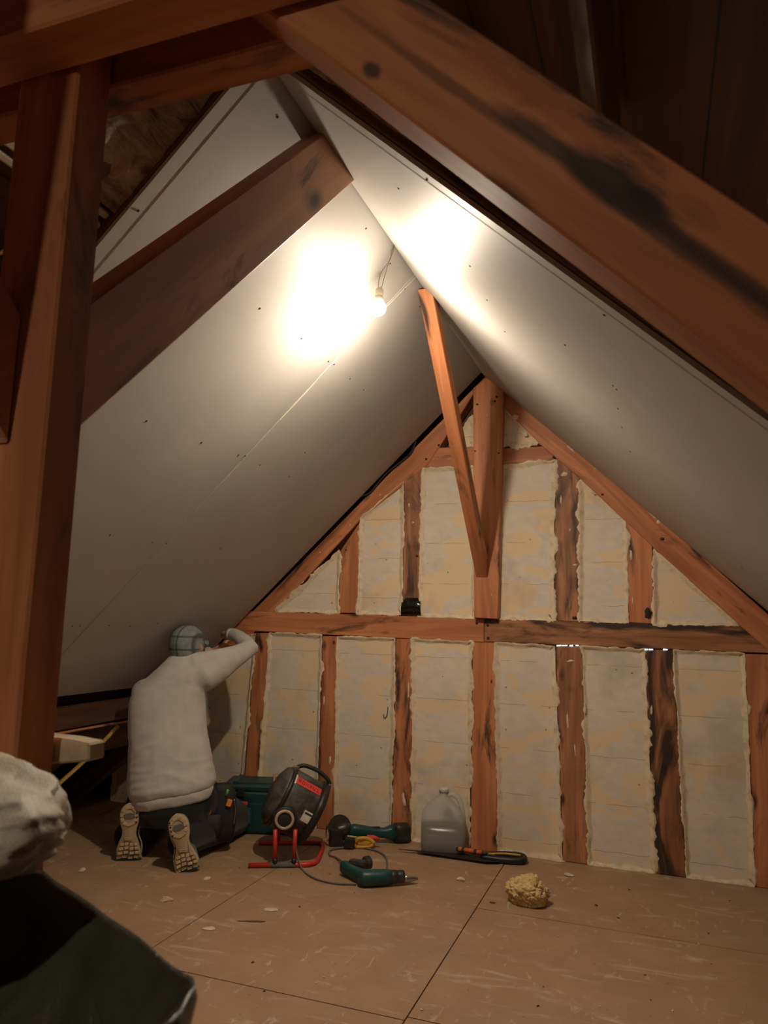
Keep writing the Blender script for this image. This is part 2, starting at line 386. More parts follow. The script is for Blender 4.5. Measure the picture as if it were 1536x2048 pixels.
# infill panels with the filler smeared over their edges
def foam_edge(poly, parent, seed, amp=1.0, M=None):
    """ribbon of filler round a panel, its outer edge wandering over the timber"""
    pts = []; n = len(poly); cen = sum(poly, Vector())/n
    area = sum(poly[i].x*poly[(i+1) % n].z-poly[(i+1) % n].x*poly[i].z for i in range(n)); sg = 1 if area > 0 else -1
    for i in range(n):
        a, b = poly[i], poly[(i+1) % n]; L = (b-a).length; k = max(2, int(L/.009))
        t = (b-a).normalized(); nrm = Vector((t.z, 0, -t.x))*sg
        for j in range(k): pts.append((a.lerp(b, j/k), nrm))
    rows = []
    m_ = len(pts)
    for i, (p, nn) in enumerate(pts):
        q = pts[(i-2) % m_][1]+pts[(i+2) % m_][1]+nn; nn = q.normalized()
        n1 = nz(p, 9, seed)+.6*nz(p, 26, seed+3)+.5*nz(p, 60, seed+5); n2 = nz(p, 14, seed+9)
        out = max(.0015, (.0085+.019*n1)*amp); inn = .020+.014*n2
        h = .0035+.003*nz(p, 40, seed+2)
        rows.append([p-nn*inn+Vector((0, YG-.0006-p.y, 0)), p-nn*inn*.5+Vector((0, 4.0975-p.y, 0)), p+nn*0+Vector((0, 4.0868-h-p.y, 0)),
                     p+nn*out*.6+Vector((0, 4.0862-h*.6-p.y, 0)), p+nn*out+Vector((0, 4.0875-p.y, 0))])
    bm = bmesh.new(); R = [[bm.verts.new(q) for q in r] for r in rows]
    for i in range(m_):
        A, B = R[i], R[(i+1) % m_]
        for k in range(4): bm.faces.new((A[k], A[k+1], B[k+1], B[k]))
    if M is not None: bm.transform(M.inverted())
    return mesh_obj('filler_edge', bm, M_foam, parent, True)
def panel(px, label, seed, to_floor=False, amp=1.0, world=None, group='infill panels between the gable studs'):
    poly = world or GP(px)
    if to_floor:
        for p in poly[2:]: p.z = 0.002
    o = prism('infill_panel', [p+Vector((0, .0, 0)) for p in poly], (0, .06, 0), M_panel, V, None, 0)
    tag(o, label, 'wall panel', group)
    foam_edge(poly, o, seed, amp, MW[o.name])
    return o
panel([(541, 1266), (644, 1271), (633, 1640), (516, 1610)], 'pale infill panel under the rail, first to the right of the worker', 1, True)
panel([(676, 1274), (791, 1277), (782, 1680), (670, 1657)], 'pale infill panel with a small hook scratch, above the angle grinder', 2, True, .7)
panel([(827, 1278), (944, 1284), (940, 1692), (825, 1684)], 'pale infill panel under the rail behind the plastic jug', 3, True)
panel([(991, 1285), (1110, 1292), (1125, 1713), (998, 1697)], 'blotchy grey and beige infill panel behind the pruning saw handle', 4, True, .8)
panel([(1165, 1294), (1289, 1299), (1309, 1741), (1179, 1722)], 'cream and grey infill panel between the two filler-ragged brown studs', 5, True)
panel([(1347, 1300), (1488, 1307), (1509, 1772), (1374, 1750)], 'wide grey infill panel with scattered dark nicks, far right under the rail', 6, True, .6)
panel(None, 'shadowed infill panel behind the kneeling worker in the left corner', 7, False, 1.0, [Vector((-3.0, YG, .56)), Vector((-2.50, YG, 1.04)), Vector((-2.315, YG, 1.09)), Vector((-2.37, YG, .004)), Vector((-3.3, YG, .004)), Vector((-3.3, YG, .26))])
panel([(553, 1222), (677, 1226), (680, 1103)], 'small triangular infill panel in the left corner above the rail', 8)
panel([(716, 1227), (723, 1039), (808, 963), (804, 1230)], 'pale infill panel with a sloping top, left of the tar-patched stud', 9, amp=.7)
panel([(839, 1233), (847, 938), (948, 935), (949, 1237)], 'tall pale infill panel under the collar, left of the king post', 10, amp=.7)
panel([(996, 1238), (1005, 932), (1111, 922), (1106, 1241)], 'tall pale infill panel under the collar, right of the king post', 11)
panel([(1160, 1244), (1161, 962), (1250, 1038), (1257, 1245)], 'beige and grey infill panel with a sloping top, right half of the gable', 12)
panel([(1310, 1249), (1307, 1098), (1478, 1251)], 'triangular grey infill panel in the right corner above the rail', 13)
panel([(902, 892), (946, 830), (946, 892)], 'tiny triangle of filler left of the king post above the collar', 14)
panel([(1008, 893), (1008, 824), (1040, 848), (1083, 890)], 'small filler-smeared triangle right of the king post above the collar', 15, amp=1.6)

# tar patch, daylight gaps, nails, hook
bm = bmesh.new(); P0 = GP([(803, 1200), (841, 1199), (842, 1231), (802, 1230)], 4.083)
n_ = 14
top = [P0[0].lerp(P0[1], i/n_)+Vector((0, 0, .012*nz((i*.7, 0, 0), 1.3)+(.010 if 1 < i < n_-1 else -.012))) for i in range(n_+1)]
bot = [P0[3].lerp(P0[2], i/n_) for i in range(n_+1)]
A = [bm.verts.new(p) for p in top]; Bv = [bm.verts.new(p) for p in bot]; A2 = [bm.verts.new(p+Vector((0, .012, 0))) for p in top]; B2 = [bm.verts.new(p+Vector((0, .012, 0))) for p in bot]
Mv = [bm.verts.new(a.lerp(b, .5)+Vector((0, -.006-.002*(i % 3), 0))) for i, (a, b) in enumerate(zip(top, bot))]
for i in range(n_):
    bm.faces.new((A[i], A[i+1], Mv[i+1], Mv[i])); bm.faces.new((Mv[i], Mv[i+1], Bv[i+1], Bv[i])); bm.faces.new((A2[i], A2[i+1], A[i+1], A[i])); bm.faces.new((Bv[i], Bv[i+1], B2[i+1], B2[i]))
tag(mesh_obj('tar_patch', bm, plain('wet_tar', (.006, .006, .006), .18, coat=.5), None, True), 'shiny black tar patch at the foot of an upper stud, on the rail', 'tar patch')
M_sky = emit('daylight', (.35, .62, 1.0), 3.0)
for px0, px1, yy in ((1113, 1163, 1291.5), (1289, 1340, 1299.5)):
    bm = bmesh.new(); x = px0
    while x < px1-4:
        x2 = min(px1, x+random.uniform(6, 16)); q = GP([(x, yy-random.uniform(1, 2)), (x2, yy-random.uniform(1, 2)), (x2, yy+random.uniform(.4, 1.6)), (x, yy+random.uniform(.4, 1.6))], 4.0835)
        if random.random() < .72: bm.faces.new([bm.verts.new(v) for v in q])
        x = x2+random.uniform(1, 5)
    tag(mesh_obj('daylight_strip_%d' % (1 if px0 < 1200 else 2), bm, M_sky), kind='structure')  # glowing faces laid on the rail for sky seen through gaps
def disc_bm(c, nrm, r, h, seg=8):
    bm = bmesh.new(); lathe(bm, [(r*.2, -h), (r*.8, -h*.7), (r, 0), (r, h)], c, -Vector(nrm), seg); return bm
M_hole = plain('dark_metal_head', (.02, .015, .012), .6)
for x, y in [(957, 812), (996, 797), (992, 806), (1000, 909), (953, 905), (877, 890), (852, 918), (1077, 889), (1107, 914), (994, 1243), (975, 1250), (976, 1276), (953, 1246)]:
    tag(mesh_obj('nail', disc_bm(aty(x, y, 4.078 if y < 880 or y > 920 else 4.083)+Vector((0, -.036 if 945 < x < 1005 and y < 1200 else 0, 0)), (0, -1, 0), .0065, .003), M_hole), *((('black nail head in the rail at the foot of the gable king post', 'nail', 'nail heads in the rail joint') if y > 1200 else ('black nail head in the upper part of the gable king post', 'nail', 'nail heads in the king post') if 945 < x < 1005 else ('black nail head where the collar meets the gable rafters', 'nail', 'nail heads beside the collar'))))
hk = [aty(x, y, 4.094) for x, y in [(776, 1414), (775, 1425), (772, 1434), (768, 1435), (767, 1428)]]
bm = bmesh.new(); tube(bm, smooth_path(hk, 5), .0022, 6); tag(mesh_obj('wire_hook', bm, M_dark_steel, None, True), 'small bent wire hook on the panel above the angle grinder', 'hook')
def smear(px, py, w_, h_, Y, rot, parent, mat=None, nm='filler_smear'):
    b = bmesh.new(); c = aty(px, py, Y); s = random.random()*30; n = 18; ctr = b.verts.new(c+Vector((0, -.004, 0))); R1 = []; R2 = []
    for i in range(n):
        t = 2*PI*i/n; r = 1+.55*nz((math.cos(t)*2, math.sin(t)*2, s), 1.2); x, z = math.cos(t)*w_*r, math.sin(t)*h_*r
        d = Vector((x*math.cos(rot)-z*math.sin(rot), 0, x*math.sin(rot)+z*math.cos(rot)))
        R1.append(b.verts.new(c+d*.7+Vector((0, -.003, 0)))); R2.append(b.verts.new(c+d+Vector((0, .0015, 0))))
    for i in range(n):
        b.faces.new((ctr, R1[i], R1[(i+1) % n])); b.faces.new((R1[i], R2[i], R2[(i+1) % n], R1[(i+1) % n]))
    b.transform(MW[parent.name].inverted()); mesh_obj(nm, b, mat or M_foam, parent, True)
OBJ = bpy.data.objects
for px, py, w_, h_, r_, pn, Y in [(1142, 898, .030, .006, -.75, 'gable_rafter.001', 4.0795), (1190, 938, .014, .004, 1.2, 'gable_rafter.001', 4.0795), (1243, 975, .022, .004, -.7, 'gable_rafter.001', 4.0795), (1275, 1003, .018, .004, -.7, 'gable_rafter.001', 4.0795),
                              (1305, 1030, .024, .007, -.8, 'gable_rafter.001', 4.0795), (1317, 1044, .010, .010, 0, 'gable_rafter.001', 4.0795), (1050, 868, .022, .012, -.6, 'gable_rafter.001', 4.0795), (1030, 835, .020, .016, 0, 'gable_rafter.001', 4.0795), (1185, 985, .020, .005, -.7, 'gable_rafter.001', 4.0795),
                              (640, 1105, .006, .004, 0, 'gable_rafter', 4.0855), (700, 1050, .008, .003, .8, 'gable_rafter', 4.0855), (605, 1165, .012, .003, .8, 'gable_rafter', 4.0855), (760, 990, .008, .003, .8, 'gable_rafter', 4.0855),
                              (1128, 948, .020, .012, .2, 'wall_stud.009', 4.0875), (1150, 1130, .012, .006, 0, 'wall_stud.009', 4.0875), (1122, 1000, .006, .022, 0, 'wall_stud.009', 4.0875), (1140, 1060, .004, .010, 0, 'wall_stud.009', 4.0875), (1262, 1110, .006, .030, 0, 'wall_stud.010', 4.0875), (1266, 1200, .004, .020, 0, 'wall_stud.010', 4.0875),
                              (818, 1010, .006, .012, 0, 'wall_stud.008', 4.0875), (826, 1045, .006, .006, 0, 'wall_stud.008', 4.0875), (1141, 1322, .022, .006, .1, 'wall_stud.004', 4.0875), (1150, 1500, .004, .030, .1, 'wall_stud.004', 4.0875), (1135, 1440, .007, .040, 0, 'wall_stud.004', 4.0875), (1170, 1420, .006, .035, 0, 'wall_stud.004', 4.0875),
                              (1360, 1540, .006, .030, 0, 'wall_stud.005', 4.0875), (1303, 1420, .006, .025, 0, 'wall_stud.005', 4.0875), (1498, 1420, .010, .030, 0, 'wall_stud.006', 4.0875), (808, 1600, .010, .035, .2, 'wall_stud.002', 4.0875), (817, 1380, .005, .045, 0, 'wall_stud.002', 4.0875), (660, 1520, .008, .025, 0, 'wall_stud.001', 4.0875), (648, 1400, .005, .030, 0, 'wall_stud.001', 4.0875),
                              (975, 830, .005, .003, 0, 'king_post', 4.0445), (983, 1190, .004, .004, 0, 'king_post', 4.0445)]:
    smear(px, py, w_, h_, Y, r_, OBJ[pn])
M_char = plain('charred_wood', (.018, .011, .008), .7, var=.4)
M_knot = plain('dark_knot', (.05, .018, .008), .6, var=.4)
for px, py, w_, h_, r_, pn, Y, mt, nm in [(1296, 1226, .022, .032, .2, 'wall_stud.010', 4.0885, M_char, 'char_mark'), (1150, 1236, .016, .010, 0, 'wall_stud.009', 4.0885, M_char, 'char_mark'), (1325, 1078, .013, .010, 0, 'gable_rafter.001', 4.0805, M_knot, 'knot'), (1205, 989, .008, .007, 0, 'gable_rafter.001', 4.0805, M_knot, 'knot'),
                                      (834, 1112, .009, .009, 0, 'wall_stud.008', 4.0885, M_knot, 'knot'), (692, 1100, .008, .006, 0, 'wall_stud.007', 4.0885, M_knot, 'knot'), (983, 1363, .005, .010, 0, 'wall_stud.003', 4.0885, M_knot, 'knot'), (668, 1285, .008, .014, 0, 'wall_stud.001', 4.0885, M_knot, 'knot')]:
    smear(px, py, w_, h_, Y, r_, OBJ[pn], mt, nm)
# wiggly wires of expanded sealant between the left board and the rafter
for pts, lb in (([(832, 882), (822, 905), (800, 925), (775, 945), (757, 965), (740, 985), (722, 993)], 'dark crooked cable along the left rafter under the plasterboard edge'),):
    bm = bmesh.new(); tube(bm, smooth_path([aty(x, y, 4.070) for x, y in pts], 6), .0055, 8)
    tag(mesh_obj('cable', bm, M_blackc, None, True), lb, 'cable')

# ------------------------------------------------------------------ plasterboard slopes
def board(name, side, y0, y1, x0, x1, label, near_taper=False, far_taper=False, xflat=0):
    root = empty(name, plane_pt(side, (x0+x1)/2, (y0+y1)/2)*1.0, 0, label, 'plasterboard')
    n = NL if side == 'L' else NR
    ys = [y0]; offs = [.0015 if near_taper else 0]
    if near_taper: ys += [y0+.042, y0+.050]; offs += [.0012, 0]
    ys += [y1-.05, y1]; offs += [0, .0015 if far_taper else 0]
    bm = bmesh.new(); A, B = [], []
    for y, o in zip(ys, offs):
        A.append((bm.verts.new(plane_pt(side, x0, y, o)), bm.verts.new(plane_pt(side, x1, y, o))))
        B.append((bm.verts.new(plane_pt(side, x0, y, .0125)), bm.verts.new(plane_pt(side, x1, y, .0125))))
    for i in range(len(ys)-1):
        bm.faces.new((A[i][0], A[i][1], A[i+1][1], A[i+1][0])); bm.faces.new((B[i][0], B[i][1], B[i+1][1], B[i+1][0]))
        for s in (0, 1): bm.faces.new((A[i][s], A[i+1][s], B[i+1][s], B[i][s]))
    for i in (0, -1): bm.faces.new((A[i][0], A[i][1], B[i][1], B[i][0]))
    Mi = Matrix.Translation(-root.location); bm.transform(Mi)
    mesh_obj('board', bm, M_dry, root)
    return root
bl1 = board('plasterboard', 'L', 1.485, 2.776, -2.808, -.885, 'near plasterboard sheet on the left slope, around the bulb and crossed by the brace', True, True)
bl2 = board('plasterboard', 'L', 2.780, 4.058, -2.808, -.885, 'far plasterboard sheet on the left slope, meeting the gable above the worker', False, False)
br = board('plasterboard', 'R', 1.50, 4.085, -.905, 1.12, 'plasterboard on the right slope, under the big knotty truss rafter', True, False)
bpy.context.view_layer.update()
def sdot(root, side, x, y, r=.0042):
    p, n = (PL, NL) if side == 'L' else (PR, NR)
    q = onpl(x, y, p, n)-n*.0006
    mesh_obj('screw', disc_bm(q-root.location, -n, r, .0012, 7), M_hole, root)
for x, y in [(555, 235), (277, 422), (732, 457), (603, 677), (520, 617), (657, 723), (668, 729), (293, 842), (403, 885), (220, 1070), (477, 910), (490, 912), (780, 527)]:
    sdot(bl1, 'L', x, y)
for x, y in [(810, 578), (840, 613), (700, 758), (727, 780), (578, 953), (610, 905), (305, 1085), (333, 1087), (441, 1097), (145, 1252), (160, 1252), (218, 1251), (260, 1253), (315, 1247), (520, 930)]:
    sdot(bl2 if onpl(x, y, PL, NL).y > 2.78 else bl1, 'L', x, y, .0034)
for x, y in [(853, 360), (940, 532), (974, 600), (1010, 663), (1208, 630), (1226, 771), (1233, 779), (1236, 817), (1244, 855), (1260, 903), (1484, 1135), (797, 377), (1130, 690)]:
    sdot(br, 'R', x, y, .0034)
# torn paper and filler along the board joint
bm = bmesh.new(); J = [(838, 548), (800, 586), (770, 617), (735, 650), (700, 688), (680, 708), (655, 737), (640, 752), (612, 785), (560, 840)]
prev = None
for i, (x, y) in enumerate(smooth_path([(x, y, 0) for x, y in J], 6)[:][0:0] or [(x, y) for x, y in J]):
    pass
JP = smooth_path([onpl(x, y, PL, NL) for x, y in J], 8)
for i in range(len(JP)-1):
    wd = .0016+.0035*max(0, nz(JP[i], 14, 4))
    for s in (0,):
        a0, a1 = JP[i], JP[i+1]
        q = [a0+Vector((0, -wd, 0))-NL*.001, a1+Vector((0, -wd, 0))-NL*.001, a1+Vector((0, wd, 0))-NL*.001, a0+Vector((0, wd, 0))-NL*.001]
        vs = [bm.verts.new(p-bl1.location) for p in q]+[bm.verts.new(p+NL*.001-bl1.location) for p in q]
        bm.faces.new(vs[:4]); bm.faces.new((vs[0], vs[4], vs[5], vs[1])); bm.faces.new((vs[3], vs[2], vs[6], vs[7]))
mesh_obj('joint_tape', bm, M_paper, bl1)
# dark rafters just behind the cut edges
for side, x0, x1, lb in (('L', -.93, -2.9, 'dark brown rafter behind the cut edge of the left plasterboard'), ('R', -.86, 1.2, 'dark brown rafter behind the cut edge of the right plasterboard')):
    n = NL if side == 'L' else NR
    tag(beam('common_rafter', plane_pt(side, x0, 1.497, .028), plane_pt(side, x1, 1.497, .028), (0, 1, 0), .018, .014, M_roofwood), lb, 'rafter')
# crumpled lining, battens
def mk_foil():
    k = N('crumpled_lining'); v = k.mapping((7, 2.2, 7)); gg = k.noise(v, 2.6, 7, .7, 1.6)
    k.col(k.ramp(gg, [(.35, (.26, .13, .07, 1)), (.5, (.62, .45, .29, 1)), (.62, (.80, .66, .48, 1))])); k.rough(.42); k.bump(gg, .9, .02); return k.m
M_foil = mk_foil()
def lining(side, x0, x1, y0, y1, off, label, seed):
    n = NL if side == 'L' else NR; bm = bmesh.new(); nx, ny = 70, 44; G = []
    for i in range(nx+1):
        row = []
        for j in range(ny+1):
            x = x0+(x1-x0)*i/nx; y = y0+(y1-y0)*j/ny; p = plane_pt(side, x, y, off)
            h = .012*noise.ridged_multi_fractal(Vector((x*6+y*5, y*9-x*4, seed)), .8, 2.1, 4, 1, 2)
            row.append(bm.verts.new(p-n*h))
        G.append(row)
    for i in range(nx):
        for j in range(ny): bm.faces.new((G[i][j], G[i+1][j], G[i+1][j+1], G[i][j+1]))
    bmesh.ops.solidify(bm, geom=list(bm.faces), thickness=.001)
    return tag(mesh_obj('roof_lining', bm, M_foil, None, True), label, 'roof lining')
lining('L', -1.31, -.92, 1.0, 1.50, .040, 'crumpled tan roof lining seen through the gap right of the truss post', 1)
lining('R', -.86, -.30, 1.12, 1.50, .050, 'crumpled tan lining glimpsed between the truss rafter and the right plasterboard', 2)
M_batten = plain('white_batten_paint', (.48, .44, .36), .7)
def along_y(name, side, x, off, hw, hd, y0, y1, mat, lb, cat='batten', group=None):
    n = NL if side == 'L' else NR; u = Vector((0, 1, 0)).cross(n)
    return tag(beam(name, plane_pt(side, x, y0, off), plane_pt(side, x, y1, off), u, hw, hd, mat), lb, cat, group)
along_y('roof_batten', 'L', -1.325, .045, .010, .012, .95, 1.52, M_batten, 'upper of two whitish battens seen right of the truss post')
along_y('roof_batten', 'L', -1.350, .045, .009, .012, .95, 1.52, M_batten, 'lower of two whitish battens seen right of the truss post')
along_y('roof_plank', 'L', -1.262, .040, .038, .010, .95, 1.47, M_roofwood, 'dark plank above the whitish battens beside the truss post', 'plank')
along_y('roof_batten', 'R', -.475, .045, .012, .010, 1.25, 1.52, M_batten, 'whitish batten glimpsed under the upper end of the truss rafter')
along_y('roof_batten', 'R', -.070, .045, .022, .010, 1.25, 1.52, M_batten, 'whitish batten glimpsed under the middle of the truss rafter')
# insulation wad under the lining near the post
bm = bmesh.new()
for i in range(9):
    c = plane_pt('L', -1.47+.015*random.random(), 1.38+.10*random.random(), .09); p2 = c+Vector((random.uniform(-.06, .06), random.uniform(-.05, .05), random.uniform(-.06, .06)))
    tube(bm, smooth_path([c, c.lerp(p2, .5)+Vector((.02, 0, .02)), p2], 4), .004, 6)
tag(mesh_obj('insulation_tuft', bm, M_foam, None, True), 'frayed tuft of pale insulation beside the truss post below the battens', 'insulation')
# purlins and boards in the dark roof of the near bay, right side
along_y('purlin', 'R', -.150, .130, .020, .022, -.6, 1.16, wood('grey_purlin', (.16, .10, .055, 1), (.10, .06, .034, 1), .1, rough=.9), 'pale purlin running across the dark roof at the upper right', 'purlin')
along_y('purlin', 'R', .10, .115, .016, .028, -.6, 1.02, M_roofwood, 'black-brown purlin at the far upper right', 'purlin')
tag(beam('roof_strut', plane_pt('R', .08, .90, .10), plane_pt('R', .5, .90, .10), (0, 1, 0), .012, .012, M_roofwood), 'thin dark strut crossing the upper right corner', 'strut')
along_y('roof_plank', 'R', .165, .14, .05, .010, -.6, .92, M_wood_big, 'reddish roof plank in the upper right corner', 'plank')

# ------------------------------------------------------------------ the near truss
Y0, Y1 = .82, .893
def poly_y(pts, y0, y1, mat, name, dirv, label, cat, bev=.004):
    return tag(prism(name, [Vector((x, y0, z)) for x, z in pts], (0, y1-y0, 0), mat, dirv, None, bev), label, cat)
poly_y([(-.950, 0), (-.8235, 0), (-.8305, 2.62), (-.950, 2.62)], Y0, Y1, M_wood_big, 'truss_post', V, 'thick rusty-brown truss post at the left edge of the photo', 'post')
poly_y([(-2.2, 2.040), (-.2, 2.040), (-.42, 2.175), (-2.2, 2.175)], .735, .818, M_wood_big, 'collar_beam', (1, 0, 0), 'front half of the doubled collar beam clasping the truss post, top left', 'beam')
poly_y([(-2.2, 2.066), (-.47, 2.066), (-.60, 2.19), (-2.2, 2.19)], .896, .965, M_wood_big, 'collar_beam', (1, 0, 0), 'rear half of the doubled collar beam clasping the truss post, top left', 'beam')
S = .987
def rb(x): return 2.028-S*(x+.478)
poly_y([(-.82, rb(-.82)), (1.3, rb(1.3)), (1.3, rb(1.3)+.19), (-.82, rb(-.82)+.19)], .822, .895, M_wood_big, 'truss_rafter', (1, 0, -S), 'massive knotty truss rafter slanting across the upper right', 'rafter')
poly_y([(-.955, rb(-.82)), (-2.9, rb(-.82)-S*1.945), (-2.9, rb(-.82)-S*1.945+.2), (-.955, rb(-.82)+.2)], .822, .895, M_wood_big, 'truss_rafter', (1, 0, S), 'truss rafter running down to the left behind the truss post', 'rafter')
rf = bpy.data.objects['truss_rafter']
def stained_rafter():
    Mi = MW['truss_rafter'].inverted(); m2 = M_wood_big.copy(); m2.name = 'stained_rafter_timber'; rf.data.materials[0] = m2
    t = m2.node_tree; bs = t.nodes['Principled BSDF']; src = bs.inputs['Base Color'].links[0].from_socket; tc = next(n for n in t.nodes if n.type == 'TEX_COORD')
    nn = t.nodes.new('ShaderNodeTexNoise'); nn.inputs['Scale'].default_value = 1; nn.inputs['Detail'].default_value = 5
    mp = t.nodes.new('ShaderNodeMapping'); mp.inputs['Scale'].default_value = (5, 22, 22); t.links.new(tc.outputs['Object'], mp.inputs[0]); t.links.new(mp.outputs[0], nn.inputs['Vector'])
    for (px, py), (lx, ly), dark, col in (((1215, 365), (.085, .026), .92, (.022, .018, .014, 1)), ((1090, 285), (.09, .016), .8, (.035, .024, .016, 1)), ((1330, 470), (.22, .011), .75, (.03, .018, .012, 1)), ((900, 170), (.20, .008), .6, (.05, .022, .012, 1)), ((1290, 400), (.03, .012), .9, (.02, .014, .01, 1)), ((745, 140), (.017, .011), .85, (.03, .014, .01, 1)), ((1480, 560), (.14, .010), .7, (.03, .018, .012, 1))):
        c = Mi @ aty(px, py, .822)
        sb = t.nodes.new('ShaderNodeVectorMath'); sb.operation = 'SUBTRACT'; sb.inputs[1].default_value = (c.x, c.y, 0); t.links.new(tc.outputs['Object'], sb.inputs[0])
        ml = t.nodes.new('ShaderNodeVectorMath'); ml.operation = 'MULTIPLY'; ml.inputs[1].default_value = (1/lx, 1/ly, 0); t.links.new(sb.outputs[0], ml.inputs[0])
        ln = t.nodes.new('ShaderNodeVectorMath'); ln.operation = 'LENGTH'; t.links.new(ml.outputs[0], ln.inputs[0])
        ad = t.nodes.new('ShaderNodeMath'); ad.operation = 'MULTIPLY_ADD'; ad.inputs[1].default_value = 1.5; t.links.new(nn.outputs['Fac'], ad.inputs[0]); t.links.new(ln.outputs['Value'], ad.inputs[2])
        rr = t.nodes.new('ShaderNodeMapRange'); rr.inputs['From Min'].default_value = 1.95; rr.inputs['From Max'].default_value = 1.35; rr.inputs['To Max'].default_value = dark; rr.inputs['To Min'].default_value = 0; t.links.new(ad.outputs[0], rr.inputs[0])
        mx = t.nodes.new('ShaderNodeMix'); mx.data_type = 'RGBA'; t.links.new(rr.outputs[0], mx.inputs['Factor']); t.links.new(src, mx.inputs['A']); mx.inputs['B'].default_value = col; src = mx.outputs['Result']
    t.links.new(src, bs.inputs['Base Color'])
stained_rafter()
# braces up to the ridge
def brace(x0, x1, pts, mat, label):
    return tag(prism('ridge_brace', [Vector((x1, y, z)) for y, z in pts], (x0-x1, 0, 0), mat, (0, 1, 1), None, .003), label, 'brace')
brace(-.945, -.870, [(.895, 1.455), (2.072, 2.632), (1.832, 2.632), (.895, 1.668)], M_wood_brace, 'wide brown brace rising from the truss post to the ridge beside the bulb')
brace(-.960, -.892, [(.818, 1.44), (-.35, 2.60), (-.15, 2.60), (.818, 1.64)], M_wood_brace, 'brace on the near side of the truss post, at the left edge of the photo')
# gable brace
bpx = [(862, 592), (966, 1152)]
B0 = Vector((-.905, 2.925, 2.592)); B1 = Vector((-.905, 4.046, 1.47))
tag(prism('ridge_brace', [Vector((-.862, 2.870, 2.600)), Vector((-.862, 2.965, 2.600)), Vector((-.862, 4.047, 1.560)), Vector((-.862, 4.047, 1.438))], (-.064, 0, 0), M_wood, (0, 1, -1), None, .003), 'orange brace from the ridge down to the king post of the gable', 'brace')
# filler scrapes on the brace head
bm = bmesh.new()
for (x, y) in [(866, 612), (872, 620), (879, 608), (880, 640)]:
    pass
# ------------------------------------------------------------------ eaves on the left
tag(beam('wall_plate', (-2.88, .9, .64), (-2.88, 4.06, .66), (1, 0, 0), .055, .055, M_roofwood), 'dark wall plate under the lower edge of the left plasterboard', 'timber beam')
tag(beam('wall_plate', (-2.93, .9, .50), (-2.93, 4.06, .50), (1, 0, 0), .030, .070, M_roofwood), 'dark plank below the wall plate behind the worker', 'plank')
tag(beam('lit_edge_strip', (-2.835, 2.2, .588), (-2.835, 3.75, .583), (1, 0, 0), .012, .006, M_wood), 'thin orange strip for the lit edge of the wall plate left of the worker', 'batten')  # orange strip added as the lamplit edge of the dark wall plate
for i, y in enumerate((3.05, 3.75)):
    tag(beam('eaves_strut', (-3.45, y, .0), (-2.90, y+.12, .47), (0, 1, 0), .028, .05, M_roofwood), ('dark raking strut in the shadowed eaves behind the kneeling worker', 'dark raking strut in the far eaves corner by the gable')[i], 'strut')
a_, b_ = aty(236, 1452, 3.38), aty(104, 1580, 3.05)
bm = bmesh.new(); tube(bm, smooth_path([a_, a_.lerp(b_, .5)+Vector((0, 0, -.012)), b_], 8), .015, 8, flat=.6)
tag(mesh_obj('yellow_strap', bm, plain('dull_yellow', (.42, .27, .04), .6), None, True), 'dull yellow strap slanting through the dark eaves left of the worker', 'strap')
# ------------------------------------------------------------------ lamps
def bulb(name, pos, axis, strength, anchor, label):
    axis = Vector(axis).normalized(); pos = Vector(pos)
    root = empty(name, pos, 0, label, 'light bulb')
    Mi = -pos
    bm = bmesh.new(); R = .031
    prof = [(.001, R)]+[(R*math.sin(t), R*math.cos(t)) for t in [PI*k/16 for k in range(1, 12)]]
    lathe(bm, prof, Vector(), axis, 32, cap=True)
    mesh_obj('glowing_globe', bm, glow(name+'_glow', LAMP_COL, strength, axis), root, True)
    bm = bmesh.new(); lathe(bm, [(.0225, -.021), (.0215, -.030), (.018, -.040), (.0135, -.048), (.0135, -.052)], Vector(), axis, 28)
    mesh_obj('bulb_collar', bm, plain('white_ceramic', (.7, .68, .62), .4), root, True)
    bm = bmesh.new(); lathe(bm, [(.0155, -.050), (.0165, -.060), (.0165, -.082), (.012, -.088), (.004, -.090)], Vector(), axis, 20)
    mesh_obj('socket', bm, plain('socket_plastic', (.42, .36, .27), .5), root, True)
    e = -axis*.086; an = Vector(anchor)+Mi
    for s in (-1, 1):
        bm = bmesh.new(); o = Vector((.006*s, 0, 0)); d = an-e
        tube(bm, smooth_path([e+o, e+d*.28+Vector((.010*s-.004, 0, .012)), e+d*.62+Vector((-.001*s+.004, 0, .006)), e+d*.82+Vector((.003*s, 0, -.004)), an], 7), .0016, 7)
        mesh_obj('wire', bm, M_cord, root, True)
    return root
bulb('bare_bulb', BULB, BULB_AXIS, BULB_STRENGTH, (-.900, 2.500, 2.618), 'glowing bare bulb hanging by twisted wires from the ridge')
bulb('bare_bulb', REAR, (0, 0, -1), REAR_STRENGTH, (-.92, -1.25, 2.60), 'bare bulb hanging in the bay behind the camera')

